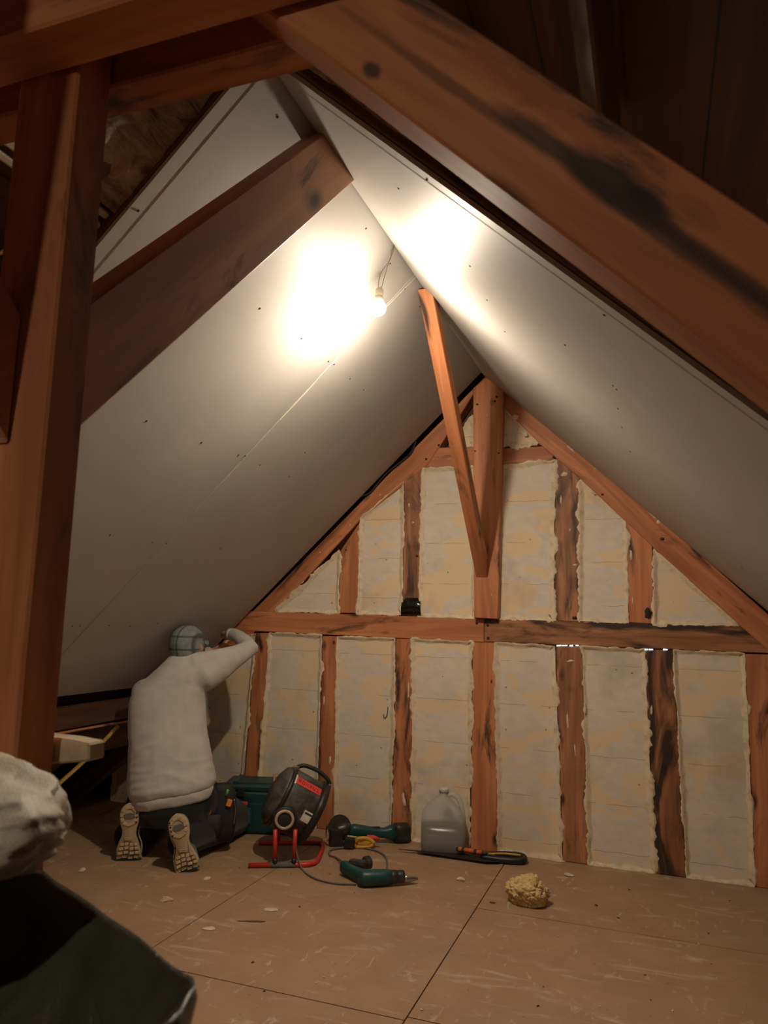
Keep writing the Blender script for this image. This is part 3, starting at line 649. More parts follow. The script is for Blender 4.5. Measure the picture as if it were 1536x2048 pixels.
# ------------------------------------------------------------------ bags in the lower left
def mk_weave():
    k = N('woven_white_plastic'); v = k.mapping((1, 1, 1)); gg = k.noise(v, 7, 6, .6)
    wv = k.n('ShaderNodeTexChecker'); wv.inputs['Scale'].default_value = 320; k.l(v, wv.inputs['Vector'])
    c = k.ramp(gg, [(.3, (.62, .53, .40, 1)), (.7, (.80, .74, .62, 1))]); c = k.mix(wv.outputs['Fac'], c, k.mix(.18, c, (.2, .15, .1, 1)))
    k.col(c); k.rough(.5); k.bump(k.noise(v, 28, 6, .65, 1.5), .5, .006); return k.m
M_weave = mk_weave()
def blob_bag(name, c, rx, ry, z0, z1, mat, label, seed, prof, wr=.03):
    bm = bmesh.new(); seg = 96; rows = 60; R = []
    for j in range(rows+1):
        t = j/rows; z = z0+(z1-z0)*t; k = t*(len(prof)-1); i = min(int(k), len(prof)-2); s = k-i; s = s*s*(3-2*s)
        r = prof[i]*(1-s)+prof[i+1]*s; row = []
        for q in range(seg):
            a = 2*PI*q/seg; d = Vector((math.cos(a), math.sin(a), 0))
            n1 = nz((math.cos(a)*1.3, math.sin(a)*1.3, t*1.1), 1.6, seed); rid = abs(nz((math.cos(a)*2, math.sin(a)*2, t*1.4), 1.7, seed+4))
            rr = r*(1+.10*n1)-wr*(1-rid*3 if rid < .33 else 0)*.8
            rr += -.05*(.3-abs(nz((math.cos(a)*2, math.sin(a)*2, t*2.5), 3.1, seed+8)) if abs(nz((math.cos(a)*2, math.sin(a)*2, t*2.5), 3.1, seed+8)) < .3 else 0)*2; row.append(Vector((c[0]+d.x*rx*rr, c[1]+d.y*ry*rr, z+.02*n1)))
        R.append(row)
    loft(bm, R)
    return tag(mesh_obj(name, bm, mat, None, True), label, 'bag')
wb = blob_bag('rubble_sack', (-.83, .60), .27, .17, .905, 1.062, M_weave, 'white woven rubble sack slumped on the dark open bag, in front of the truss post', 3, [.30, .72, .90, .98, 1.0, .99, .93, .80, .55, .15], .045)
# board offcut poking out of the sack
q0 = [aty(x, y, .897) for x, y in [(60, 1470), (133, 1478), (177, 1487), (178, 1523), (60, 1532)]]
oc = prism('board_offcut', q0, (0, .035, .0), plain('dirty_polystyrene', (.55, .44, .30), .85, var=.3, sc=18, bump=.4), (1, 0, 0), None, .003)
tag(oc, 'dirty white offcut of board fixed behind the foot of the truss post', 'offcut')

def open_bag():
    zr = .90; A_, B_, C_, D_, E_ = [onfloor(x, y, zr) for x, y in [(84, 1738), (399, 1960), (352, 2040)]]+[Vector((-.45, .22, zr)), Vector((-1.15, .42, zr))]
    rim = []; cr = [A_, B_, C_, D_, E_]
    for i in range(5):
        p, q = cr[i], cr[(i+1) % 5]; k_ = max(3, int((q-p).length/.012))
        for j in range(k_):
            t = (j+.5)/k_; rim.append(p.lerp(q, t)+Vector((0, 0, .004*nz((i*3+t*4, 1, 2), 1.0))))
    cen = Vector((-.62, .52, 0)); n = len(rim)
    def ring(k, z, off, seed, amp):
        out = []
        for i, p in enumerate(rim):
            d = Vector((p.x-cen.x, p.y-cen.y, 0)); q = cen+d*k; t = i/n*2*PI
            nn = nz((math.cos(t)*2.5, math.sin(t)*2.5, z*2.0), 1.8, seed)
            q = q+d.normalized()*(off+amp*nn); out.append(Vector((q.x, q.y, z+(p.z-zr)*(1 if k == 1 else 0))))
        return out
    bm = bmesh.new()
    rings = [ring(.72, 0.002, 0, 5, .02), ring(.80, .25, 0, 5, .02), ring(.88, .55, 0, 5, .02), ring(.95, .80, 0, 5, .01), ring(1, .892, .002, 5, .003), ring(1, .90, -.001, 5, .001),
             ring(1, .895, -.006, 5, .002), ring(.90, .86, -.008, 6, .02), ring(.80, .82, -.008, 6, .03), ring(.66, .80, -.01, 6, .03), ring(.4, .79, 0, 7, .02), ring(.1, .80, 0, 7, .0)]
    loft(bm, rings)
    k = N('dark_green_plastic'); v = k.mapping((1, 1, 1)); gg = k.noise(v, 5, 6, .65)
    k.col(k.ramp(gg, [(.3, (.022, .026, .016, 1)), (.62, (.070, .072, .048, 1)), (.8, (.15, .14, .10, 1))])); k.rough(.38); k.bump(gg, .6, .02)
    return tag(mesh_obj('open_bag', bm, k.m, None, True), 'dark green plastic open-topped bag in the bottom left corner', 'bag')
open_bag()

# ------------------------------------------------------------------ the kneeling worker
PW = empty('person', onfloor(330, 1700), 0, 'person in light grey sweatshirt and checked cap kneeling, arm raised to the wall', 'person')
OFF = -PW.location
def A3(x, y, Y): return aty(x, y, Y)+OFF
def ellring(c, u, v, a, b, seg=24, e=2.3):
    out = []
    for k in range(seg):
        t = 2*PI*k/seg; ct, st = math.cos(t), math.sin(t)
        out.append(c+u*a*math.copysign(abs(ct)**(2/e), ct)+v*b*math.copysign(abs(st)**(2/e), st))
    return out
FW = Vector((-.50, .866, 0)); SD = Vector((.866, .50, 0))       # facing direction, his right-hand side
def torso(bm, rows, sc=1.0):
    loft(bm, [ellring(A3(px, py, Y), SD+Vector((0, 0, tl)), FW, hw*sc, hd*sc) for px, py, Y, hw, hd, tl in rows])
M_skin = plain('skin', (.42, .20, .12), .5, sc=20)
def mk_cloth(name, a, b, sc=40):
    k = N(name); v = k.mapping((1, 1, 1)); gg = k.noise(v, sc, 5, .65); k.col(k.ramp(gg, [(.3, a), (.7, b)])); k.rough(.95)
    k.b.inputs['Sheen Weight'].default_value = .2; k.bump(k.noise(v, 400, 2, .5), .3, .001); return k.m
M_sweat = mk_cloth('grey_sweatshirt', (.46, .43, .40, 1), (.56, .53, .49, 1), 12)
M_trs = mk_cloth('black_work_trousers', (.004, .004, .005, 1), (.009, .009, .009, 1))
sh_r, el_r, fa_r, wr_r = A3(412, 1350, 3.50), A3(502, 1294, 3.68), A3(478, 1274, 3.78), A3(461, 1268, 3.86)
sh_l, el_l, wr_l = A3(292, 1388, 3.44), Vector((-2.62, 3.68, .80))+OFF, Vector((-2.50, 3.90, .98))+OFF
hip = A3(345, 1590, 3.36)
kn_l, kn_r = Vector((-2.60, 3.66, .085))+OFF, Vector((-2.20, 3.78, .085))+OFF
an_l, an_r = A3(262, 1668, 3.26), A3(372, 1682, 3.26)
hp_l, hp_r = hip+SD*-.10+Vector((0, 0, -.02)), hip+SD*.10+Vector((0, 0, -.02))
headc = A3(376, 1296, 3.50)
# body: one surface
bm = bmesh.new()
torso(bm, [(345, 1610, 3.36, .16, .12, 0), (342, 1560, 3.37, .15, .115, 0), (338, 1500, 3.39, .15, .11, 0), (338, 1430, 3.42, .165, .115, .02), (345, 1370, 3.44, .165, .11, .1), (352, 1335, 3.455, .12, .085, .2), (360, 1318, 3.46, .06, .055, .2)])
tube(bm, [A3(355, 1325, 3.46), A3(366, 1305, 3.49)], [.06, .058], 16)
# head with brow, nose, chin, ears; looks up and towards the wall
hd = (FW*.80+SD*.50+Vector((0, 0, .30))).normalized(); hs = hd.cross(Vector((0, 0, 1))).normalized(); hu = hs.cross(hd).normalized()
if hu.z < 0: hu = -hu
rings = []
for zz, a, b, o in [(-.115, .030, .035, .035), (-.10, .048, .055, .025), (-.07, .060, .075, .012), (-.03, .068, .088, .004), (.01, .074, .096, 0), (.05, .074, .095, -.003), (.08, .062, .080, -.006), (.105, .035, .046, -.008), (.115, .010, .014, -.008)]:
    rings.append(ellring(headc+hu*zz+hd*o, hs, hd, a, b, 24, 2.1))
loft(bm, rings)
tube(bm, [headc+hd*.090+hu*.012, headc+hd*.112-hu*.018, headc+hd*.100-hu*.030], [.008, .014, .010], 8)   # nose
tube(bm, [headc+hd*.092+hu*.022-hs*.04, headc+hd*.098+hu*.024, headc+hd*.092+hu*.022+hs*.04], [.010, .009, .010], 8)   # brow
tube(bm, [headc+hd*.088-hu*.052-hs*.02, headc+hd*.095-hu*.05, headc+hd*.088-hu*.052+hs*.02], [.007, .008, .007], 8)   # lips
for s in (-1, 1): tube(bm, [headc+hs*s*.073-hu*.03, headc+hs*s*.084, headc+hs*s*.078+hu*.028], [.012, .017, .012], 8, flat=.6)
tube(bm, [sh_r, sh_r.lerp(el_r, .5), el_r, fa_r, wr_r], [.055, .047, .038, .036, .026], 16)
tube(bm, [sh_l, sh_l.lerp(el_l, .5), el_l, el_l.lerp(wr_l, .5), wr_l], [.055, .047, .038, .036, .026], 16)
for h, k_, a in ((hp_l, kn_l, an_l), (hp_r, kn_r, an_r)):
    tube(bm, [h, h.lerp(k_, .5)+Vector((0, 0, .02)), k_], [.085, .070, .055], 16)
    tube(bm, [k_, k_.lerp(a, .35), k_.lerp(a, .7), a], [.052, .056, .045, .035], 16)
def hand(bm, wrist, fwd, back, thumb_side):
    """palm, four fingers of unequal length curling towards -back, and a thumb off the side of the palm"""
    fwd = fwd.normalized(); back = (back-fwd*back.dot(fwd)).normalized(); side = fwd.cross(back)*thumb_side
    loft(bm, [ellring(wrist+fwd*t, side, back, a, b, 16, 2.6) for t, a, b in [(-.01, .025, .018), (.02, .032, .016), (.055, .040, .015), (.085, .041, .013), (.092, .036, .010)]])
    for i, (o, L) in enumerate([(.030, .070), (.010, .080), (-.011, .074), (-.031, .058)]):
        p = wrist+fwd*.084+side*o; d = fwd.copy(); pts = [p-fwd*.02]; cur = p; pts.append(cur)
        for s, (frac, bend) in enumerate([(.45, .55), (.32, .75), (.23, .5)]):
            d = (Matrix.Rotation(bend*(-1), 3, side*thumb_side) @ d).normalized() if False else (d*math.cos(bend)-back*math.sin(bend) if s == 0 else None) or d
            if s > 0:
                nb = (0, 1.25, 1.7)[s]; d = fwd*math.cos(nb)-back*math.sin(nb)
            cur = cur+d*L*frac; pts.append(cur)
        tube(bm, pts, [.0095, .0095, .009, .0083, .0075], 10)
    t0 = wrist+fwd*.022+side*.026
    tube(bm, [t0, t0+fwd*.025+side*.020-back*.008, t0+fwd*.052+side*.022-back*.022, t0+fwd*.070+side*.012-back*.034], [.013, .012, .010, .008], 10)
hand(bm, wr_r, Vector((-.62, .62, .10)), Vector((.1, -.45, .9)), 1)
hand(bm, wr_l, Vector((.15, .9, .35)), Vector((-.5, -.5, .7)), -1)
remesh(bm, .0062, 'body', M_skin, PW, 3)
# sweatshirt
def wr_disp(amp):
    def f(co, n):
        a = nz(Vector((co.x*5, co.y*5, co.z*3)), 1.7, 3); b = nz(Vector((co.x*3+co.z*9, co.y*3, co.z*9-co.x*6)), 1.6, 6)
        b = (.5-abs(b))*2
        low = max(0, min(1, (.62-(co.z+PW.location.z))/.25)); return co+n*(amp*(.5*a+.55*b*(.35+low)))
    return f
bm = bmesh.new()
torso(bm, [(345, 1583, 3.36, .205, .150, .16), (345, 1570, 3.36, .216, .160, .14), (343, 1545, 3.37, .212, .158, .08), (340, 1500, 3.385, .205, .15, .02), (336, 1450, 3.40, .200, .145, 0), (335, 1405, 3.42, .195, .145, .02), (341, 1372, 3.435, .190, .135, .12), (356, 1345, 3.45, .168, .115, .22), (368, 1324, 3.465, .125, .090, .18), (366, 1308, 3.475, .072, .070, .2), (367, 1302, 3.48, .066, .062, .2)])
tube(bm, [A3(362, 1362, 3.45), A3(388, 1354, 3.475), sh_r, sh_r.lerp(el_r, .3), sh_r.lerp(el_r, .6), el_r, el_r.lerp(fa_r, .5), fa_r, fa_r.lerp(wr_r, .7)], [.070, .080, .084, .078, .062, .050, .044, .040, .035], 20)
tube(bm, [A3(356, 1338, 3.45), A3(392, 1330, 3.47), A3(430, 1322, 3.53), A3(468, 1308, 3.62)], [.055, .066, .060, .045], 18)
tube(bm, [A3(310, 1390, 3.43), sh_l, sh_l.lerp(el_l, .5), el_l, el_l.lerp(wr_l, .6), wr_l], [.088, .082, .066, .054, .048, .036], 20)
remesh(bm, .0085, 'sweatshirt', M_sweat, PW, 9, wr_disp(.007))
# ribbed hem and sleeve cuff
bm = bmesh.new(); torso(bm, [(346, 1604, 3.36, .186, .138, .16), (346, 1600, 3.36, .198, .147, .16), (345, 1588, 3.36, .206, .153, .16), (345, 1580, 3.36, .204, .150, .16)])
remesh(bm, .008, 'hem', M_sweat, PW, 3, wr_disp(.004))
bm = bmesh.new(); tube(bm, [fa_r.lerp(wr_r, .62), wr_r.lerp(fa_r, -.05)], [.039, .034], 18); mesh_obj('cuff', bm, M_sweat, PW, True)
# trousers
bm = bmesh.new()
torso(bm, [(346, 1645, 3.37, .17, .15, 0), (346, 1620, 3.365, .185, .155, .05), (346, 1590, 3.365, .180, .14, .10), (345, 1570, 3.37, .17, .13, .1)])
for h, k_, a in ((hp_l, kn_l, an_l), (hp_r, kn_r, an_r)):
    tube(bm, [h, h.lerp(k_, .5)+Vector((0, 0, .02)), k_, k_+(k_-h).normalized()*.02], [.125, .105, .082, .06], 18)
    tube(bm, [k_, k_.lerp(a, .35), k_.lerp(a, .7), a.lerp(k_, -.12)], [.080, .085, .074, .070], 18)
remesh(bm, .009, 'trousers', M_trs, PW, 4, lambda co, n: co+n*.006*nz(co, 9, 2))
# cap
k = N('checked_cap_cloth'); sp = k.n('ShaderNodeSeparateXYZ'); k.l(k.tc.outputs['Object'], sp.inputs[0])
c = k.ramp(k.noise(k.mapping((1, 1, 1)), 50, 4), [(.3, (.15, .19, .18, 1)), (.7, (.25, .28, .26, 1))])
for ax, off in ((0, .004), (2, .012)):
    ad = k.n('ShaderNodeMath', operation='ADD'); ad.inputs[1].default_value = off; k.l(sp.outputs[ax], ad.inputs[0])
    md = k.n('ShaderNodeMath', operation='PINGPONG'); md.inputs[1].default_value = .034; k.l(ad.outputs[0], md.inputs[0])
    lt = k.ramp(md.outputs[0], [(.0025, (.8, .8, .8, 1)), (.007, W0)]); c = k.mix(lt, c, (.03, .036, .036, 1))
k.col(c); k.rough(.9)
bm = bmesh.new(); rings = []
for zz, a, b, o in [(-.035, .080, .100, -.006), (-.01, .083, .103, -.006), (.03, .084, .104, -.006), (.07, .078, .095, -.006), (.10, .060, .072, -.008), (.118, .035, .042, -.008), (.124, .008, .010, -.008)]:
    rings.append(ellring(headc+hu*zz+hd*o, hs, hd, a, b, 40, 2.2))
loft(bm, rings, True); mesh_obj('cap', bm, k.m, PW, True)
bm = bmesh.new(); br_ = []
for s in range(13):
    t = -1+2*s/12; p = headc+hs*t*.075+hd*(.092*math.sqrt(max(0, 1-(t*.8)**2)))+hu*.004; q = p+hd*.065*(1-t*t*.7)-hu*(.012+.006*t*t)
    br_.append([p+hu*.002, q+hu*.002, q-hu*.002, p-hu*.002])
loft(bm, br_); mesh_obj('cap_peak', bm, k.m, PW, True)
# shoes: sole upright on its toe, tread towards the camera
M_sole = dusty('worn_sole_rubber', (.46, .35, .21, 1), (.27, .15, .07, 1), .5, .7, 22)
M_tread = plain('tread_rubber', (.50, .38, .23), .7, var=.25)
M_upper = mk_cloth('teal_shoe_mesh', (.030, .085, .10, 1), (.055, .13, .15, 1), 60)
def shoe(base, lean, mirror, h=.265):
    root_m = Matrix.Translation(base+OFF) @ Matrix.Rotation(math.radians(27), 4, 'Z') @ Matrix.Rotation(lean, 4, 'Y') @ Matrix.Rotation(math.radians(-7), 4, 'X') @ Matrix.Diagonal((1.16, 1, 1.0, 1))
    e = bpy.data.objects.new('shoe', None); C.objects.link(e); e.parent = PW; e.matrix_local = root_m; e.empty_display_size = .03
    # outline: z up the foot from toe to heel, x across
    prof = [(0, .036, .044), (.02, .046, .050), (.05, .048, .047), (.085, .040, .037), (.115, .029, .028), (.140, .028, .029), (.170, .036, .036), (.205, .040, .040), (.235, .036, .036), (.255, .022, .022), (h, .005, .005)]
    def outl(sc=1.0, y=0):
        L = [Vector((-a*sc*(1 if mirror > 0 else b/a), y, z)) for z, a, b in prof]; Rr = [Vector(((b if mirror > 0 else a)*sc, y, z)) for z, a, b in prof][::-1]
        return smooth_path(L+Rr, 3, True)
    def ol(sc, y, zs=1): 
        cz = h/2; return [Vector((p.x*sc, y+(.030*max(0, (.06-p.z)/.06)**2), cz+(p.z-cz)*zs)) for p in outl()]
    bm = bmesh.new(); loft(bm, [ol(.9, .0, .97), ol(1, .004), ol(1.03, .014), ol(1.0, .026)]); mesh_obj('sole', bm, M_sole, e, True)
    # heel and forefoot lugs
    bm = bmesh.new()
    for z in (.018, .038, .058, .076):
        w_ = .046-.010*max(0, (z-.04)/.04)
        for i in range(4):
            x = -w_+w_*2*(i+.5)/4+(.004 if int(z*1000) % 3 else -.003)
            add_box(bm, Vector((x, -.0025+.030*max(0, (.06-z)/.06)**2, z+.003*math.sin(i*2))), (w_*.40, .007, .013), Matrix.Rotation(.25*(i-1.5)*.4, 3, 'Y'), .0015)
    mesh_obj('forefoot_tread', bm, M_tread, e); bm = bmesh.new()
    for z in (.096, .104): add_box(bm, Vector((0, -.001, z)), (.034, .004, .003), Matrix.Rotation(.2, 3, 'Y'))
    for s in range(11):
        t = -1.0+s*(2*PI-2.2+1.0)/10+1.0; t = 2*PI*s/11+.3
        x = .030*math.sin(t); z = .205+.040*math.cos(t)
        add_box(bm, Vector((x, -.002, z)), (.014, .006, .018), Matrix.Rotation(t+PI/2, 3, 'Y'), .0015)
    mesh_obj('heel_tread', bm, M_tread, e)
    bm = bmesh.new(); lathe(bm, [(.016, 0), (.015, .002)], Vector((0, -.0025, .205)), (0, -1, 0), 20, sx=.85, sy=1.7); mesh_obj('heel_window', bm, plain('grey_gel', (.14, .13, .12), .4), e)
    bm = bmesh.new()
    for i in range(4): lathe(bm, [(.004, 0), (.004, .0035)], Vector((mirror*.030, -.0022, .175+i*.020)), (0, -1, 0), 10)
    mesh_obj('tread_hole', bm, M_hole, e)
    # upper
    bm = bmesh.new(); R = []
    for y, sc, z0, z1 in [(.024, .98, .0, .262), (.045, .97, .006, .262), (.065, .88, .03, .26), (.085, .70, .07, .255), (.100, .55, .11, .250), (.118, .50, .15, .252)]:
        ring = []
        for p in outl(sc): ring.append(Vector((p.x, y, z0+(z1-z0)*p.z/h)))
        R.append(ring)
    loft(bm, R); mesh_obj('upper', bm, M_upper, e, True)
    bm = bmesh.new(); tube(bm, smooth_path([(mirror*.040, .030, .22), (mirror*.043, .032, .17), (mirror*.036, .034, .12), (mirror*.050, .034, .07), (mirror*.050, .034, .03)], 6), .003, 6); mesh_obj('piping', bm, M_tread, e, True)
    return e
shoe(Vector((-2.430, 3.165, .004)), math.radians(-3), 1)
shoe(Vector((-2.075, 3.150, .004)), math.radians(-17), -1)
# tool pouch on the belt
M_leather = plain('black_pouch_cloth', (.016, .015, .015), .75, var=.4, bump=.4)
tp = bpy.data.objects.new('tool_pouch', None); C.objects.link(tp); tp.parent = PW
tp.matrix_local = Matrix.Translation(A3(447, 1640, 3.50)) @ Matrix.Rotation(math.radians(35), 4, 'Z'); tp.empty_display_size = .03
bm = bmesh.new(); loft(bm, [ellring(Vector((x, y, z)), Vector((1, 0, 0)), Vector((0, 1, 0)), a, b, 20, 3.2) for x, y, z, a, b in [(0, 0, -.10, .045, .035), (0, 0, -.06, .060, .048), (0, 0, .0, .064, .05), (0, 0, .08, .062, .045), (-.005, 0, .15, .055, .038), (-.012, 0, .18, .045, .028)]])
mesh_obj('pouch', bm, M_leather, tp, True)
bm = bmesh.new(); loft(bm, [ellring(Vector((x, y, z)), Vector((1, 0, 0)), Vector((0, 1, 0)), a, b, 16, 3) for x, y, z, a, b in [(-.055, -.04, -.07, .04, .025), (-.055, -.045, -.02, .045, .03), (-.055, -.04, .04, .043, .025)]]); mesh_obj('pocket', bm, M_leather, tp, True)
bm = bmesh.new(); tube(bm, [(-.085, -.05, .02), (-.075, -.06, .07), (-.068, -.062, .11)], [.010, .011, .009], 10); mesh_obj('tool_handle', bm, M_orange, tp, True)
bm = bmesh.new(); add_box(bm, Vector((.020, -.050, .095)), (.026, .016, .034), Matrix.Rotation(.3, 3, 'Y'), .004); mesh_obj('tape_measure', bm, plain('amber_plastic', (.75, .28, .03), .4), tp)
bm = bmesh.new(); tube(bm, [(.004, -.040, .13), (.012, -.045, .160)], [.007, .006], 10); mesh_obj('tool_handle', bm, plain('green_plastic', (.10, .48, .05), .5), tp, True)
bm = bmesh.new(); tube(bm, smooth_path([(.045, -.04, .11), (.055, -.04, .05), (.05, -.045, -.01)], 5), .004, 8); mesh_obj('key_ring', bm, M_steel, tp, True)
# ------------------------------------------------------------------ teal tool case
def local(root_pos, deg): return root_pos, math.radians(deg)
tc = empty('tool_case', onfloor(470, 1652)+Vector((.16, .015, 0)), math.radians(18), 'teal plastic tool case standing behind the fan heater', 'tool case')
def tbox(bm, x, y, z, sx, sy, sz, bev=.006): add_box(bm, Vector((x, y, z)), (sx, sy, sz), None, bev)
bm = bmesh.new(); tbox(bm, 0, 0, .115, .40, .24, .225, .014); tbox(bm, -.0, -.118, .09, .30, .012, .15, .004); tbox(bm, -.198, 0, .02, .02, .20, .04, .004)
mesh_obj('case_body', bm, M_teal_case, tc)
bm = bmesh.new(); tbox(bm, 0, 0, .245, .405, .245, .035, .012); tbox(bm, 0, 0, .264, .30, .16, .012, .004); tbox(bm, -.14, 0, .268, .03, .18, .012, .004); mesh_obj('case_lid', bm, M_teal_case, tc)
for x in (-.10, .12):
    bm = bmesh.new(); tbox(bm, x, -.127, .225, .04, .012, .05, .003); mesh_obj('latch', bm, M_black, tc)
bm = bmesh.new(); tbox(bm, -.085, -.1265, .165, .055, .003, .020, .001); mesh_obj('brand_badge', bm, M_redlab, tc)
bm = bmesh.new(); tbox(bm, -.085, -.1265, .100, .10, .003, .085, .001); mesh_obj('case_label', bm, plain('blue_label', (.01, .10, .17), .5), tc)
bm = bmesh.new()
for x, z, w_, r_ in ((-.10, .115, .022, .7), (-.088, .108, .022, -.7), (-.07, .110, .014, .7), (-.085, .086, .040, 0), (-.062, .082, .018, 0)): add_box(bm, Vector((x, -.1285, z)), (w_, .001, .005), Matrix.Rotation(r_, 3, 'Y'))
mesh_obj('label_print', bm, M_white, tc)
# little boxes of screws on the case
M_redcard = plain('red_card', (.30, .05, .03), .7)
def small_box(x, y, rz, s, mat, lb, side):
    p = tc.matrix_basis @ Vector((x, y, .270+s[2]/2)); e = empty('screw_box', p, rz, lb, 'cardboard box', None)
    bm = bmesh.new(); add_box(bm, Vector((0, 0, 0)), s, None, .001); mesh_obj('carton', bm, mat, e)
    bm = bmesh.new(); add_box(bm, Vector((0, -s[1]/2-.0006, 0)), (s[0]*.7, .001, s[2]*.5)); mesh_obj('carton_label', bm, side, e)
small_box(.10, -.01, math.radians(30), (.085, .055, .032), M_card, 'tan cardboard screw box on the tool case lid', M_redcard)
small_box(.165, .045, math.radians(18), (.09, .06, .036), M_redcard, 'red and brown carton on the tool case lid beside the heater', M_card)

# ------------------------------------------------------------------ fan heater
ht = empty('fan_heater', onfloor(566, 1735), math.radians(27), 'round dusty dark fan heater on a red tubular stand', 'fan heater')
ax = Vector((.86, .06, -.46)).normalized(); hc = Vector((.040, .175, .258))
bm = bmesh.new(); lathe(bm, [(.030, -.130), (.100, -.126), (.138, -.108), (.150, -.085), (.150, .090), (.146, .094)], hc, ax, 56)
mesh_obj('drum', bm, M_heater, ht, True)
bm = bmesh.new(); lathe(bm, [(.150, -.088), (.157, -.082), (.157, -.070), (.150, -.064)], hc, ax, 56, False); mesh_obj('rear_rim', bm, M_black, ht, True)
bm = bmesh.new(); lathe(bm, [(.150, .084), (.163, .088), (.166, .104), (.163, .122), (.150, .126), (.140, .120)], hc, ax, 56, False); mesh_obj('front_rim', bm, M_black, ht, True)
u_, v_ = frame(ax, Vector((0, 1, 0)))
fg = bpy.data.objects.new('grille', None)
bm = bmesh.new()
for r in (.03, .055, .08, .105, .13): tube(bm, [hc+ax*.122+(u_*math.cos(t)+v_*math.sin(t))*r for t in [2*PI*k/36 for k in range(36)]], .002, 6, True)
for k in range(6):
    t = PI*k/6; d = u_*math.cos(t)+v_*math.sin(t); tube(bm, [hc+ax*.121-d*.145, hc+ax*.121+d*.145], .002, 6)
mesh_obj('grille', bm, M_dark_steel, ht, True)
bpy.data.objects.remove(fg)
# direction "up" of the drum
upd = (Vector((0, 0, 1))-ax*ax.z).normalized(); fr = ax.cross(upd)
if fr.y > 0: fr = -fr                                   # towards the viewer
def D(a, ang, r=.150):                                  # point on the drum: a along the axis, ang from the top towards the viewer
    return hc+ax*a+(upd*math.cos(ang)+fr*math.sin(ang))*r
bm = bmesh.new(); tube(bm, smooth_path([D(-.075, .1, .150), D(-.066, .1, .172), D(-.035, .1, .190), D(.03, .1, .196), D(.085, .1, .186), D(.115, .1, .168), D(.112, .1, .150)], 7), .0105, 14); mesh_obj('handle', bm, M_blackc, ht, True)
for a in (-.078, .112):
    bm = bmesh.new(); add_box(bm, D(a, .1, .155), (.035, .03, .022), None, .004); mesh_obj('handle_bracket', bm, M_steel, ht)
def curved(name, a0, a1, g0, g1, mat, r=.1512, th=.0012, n=14, parent=None):
    bm = bmesh.new(); R = []
    for i in range(n+1):
        g_ = g0+(g1-g0)*i/n; R.append([D(a0, g_, r), D(a1, g_, r), D(a1, g_, r+th), D(a0, g_, r+th)])
    loft(bm, R); return mesh_obj(name, bm, mat, parent or ht)
curved('brand_sticker', -.058, .080, .52, .80, M_redlab)
curved('sticker_tab', -.074, -.058, .46, .84, M_white)
rp = curved('rating_plate', .040, .090, 1.42, 1.78, M_white)
curved('rating_print', .046, .084, 1.47, 1.53, M_hole, .1526, .0006, 5)
# lettering wrapped on the sticker, drawn as strokes
GL = {'R': [[(0, 0), (0, 1), (.6, 1), (.7, .75), (.6, .5), (0, .5)], [(.3, .5), (.7, 0)]], 'O': [[(.1, 0), (0, .5), (.1, 1), (.6, 1), (.7, .5), (.6, 0), (.1, 0)]],
      'N': [[(0, 0), (0, 1), (.7, 0), (.7, 1)]], 'X': [[(0, 0), (.7, 1)], [(0, 1), (.7, 0)]], 'U': [[(0, 1), (0, .2), (.15, 0), (.55, 0), (.7, .2), (.7, 1)]], 'S': [[(.7, .9), (.5, 1), (.1, .95), (0, .72), (.15, .55), (.55, .45), (.7, .25), (.6, .05), (.2, 0), (0, .1)]]}
bm = bmesh.new()
for i, ch in enumerate('RONXUS'):
    for st in GL[ch]:
        pts = [D(-.046+.0205*i+.0165*x, .725-.135*y, .1527) for x, y in st]
        tube(bm, pts, .0014, 5)
mesh_obj('lettering', bm, plain('dark_print', (.05, .012, .012), .6), ht)
# pivot knob facing the viewer
pc = Vector((-.003, .012, .218))
bm = bmesh.new(); lathe(bm, [(.060, -.05), (.060, .000), (.054, .006), (.0, .006)], pc, (0, -1, 0), 40); mesh_obj('pivot_boss', bm, M_black, ht, True)
bm = bmesh.new(); lathe(bm, [(.034, .004), (.034, .013), (.046, .013), (.048, .004)], pc, (0, -1, 0), 40, False); mesh_obj('pivot_ring', bm, plain('cream_ring', (.48, .38, .24), .6, var=.3), ht, True)
bm = bmesh.new(); lathe(bm, [(.034, .004), (.030, .008), (.0, .008)], pc, (0, -1, 0), 30); mesh_obj('pivot_cap', bm, M_hole, ht, True)
tr = .0115
bm = bmesh.new(); path = [(-.165, -.0, tr), (.09, -.0, tr), (.135, .012, tr), (.165, .06, tr), (.20, .26, tr), (.20, .33, tr), (.16, .36, tr), (-.13, .36, tr)]
tube(bm, [Vector(path[0])]+smooth_path([Vector(p) for p in path[1:]], 6), tr, 16); mesh_obj('base_frame', bm, M_red, ht, True)
for nm, x0, x1, y0, y1 in (('left', -.045, -.040, -.004, .0), ('right', .052, .050, -.004, .0)):
    bm = bmesh.new(); tube(bm, [(x1, 0, .022), (x0, -.002, .175)], .0105, 14); mesh_obj('upright', bm, M_red, ht, True)
for x in (-.03, .07):
    bm = bmesh.new(); tube(bm, [(x, .36, .02), (x, .335, .20)], .0105, 14); mesh_obj('upright', bm, M_red, ht, True)
for x in (-.040, .050):
    bm = bmesh.new(); tube(bm, [(x, 0, .018), (x, 0, .042)], .0135, 14); mesh_obj('foot_clamp', bm, M_black, ht, True)
bm = bmesh.new(); tube(bm, [(-.062, 0, tr), (.060, 0, tr)], .0145, 16); mesh_obj('rubber_sleeve', bm, plain('grey_rubber', (.13, .12, .10), .7), ht, True)
bm = bmesh.new(); tube(bm, [(.02, .03, .16), (.0, .02, .19)], .02, 10); mesh_obj('cable_gland', bm, M_black, ht, True)
hinv = Matrix.Rotation(-math.radians(27), 4, 'Z') @ Matrix.Translation(-ht.location)
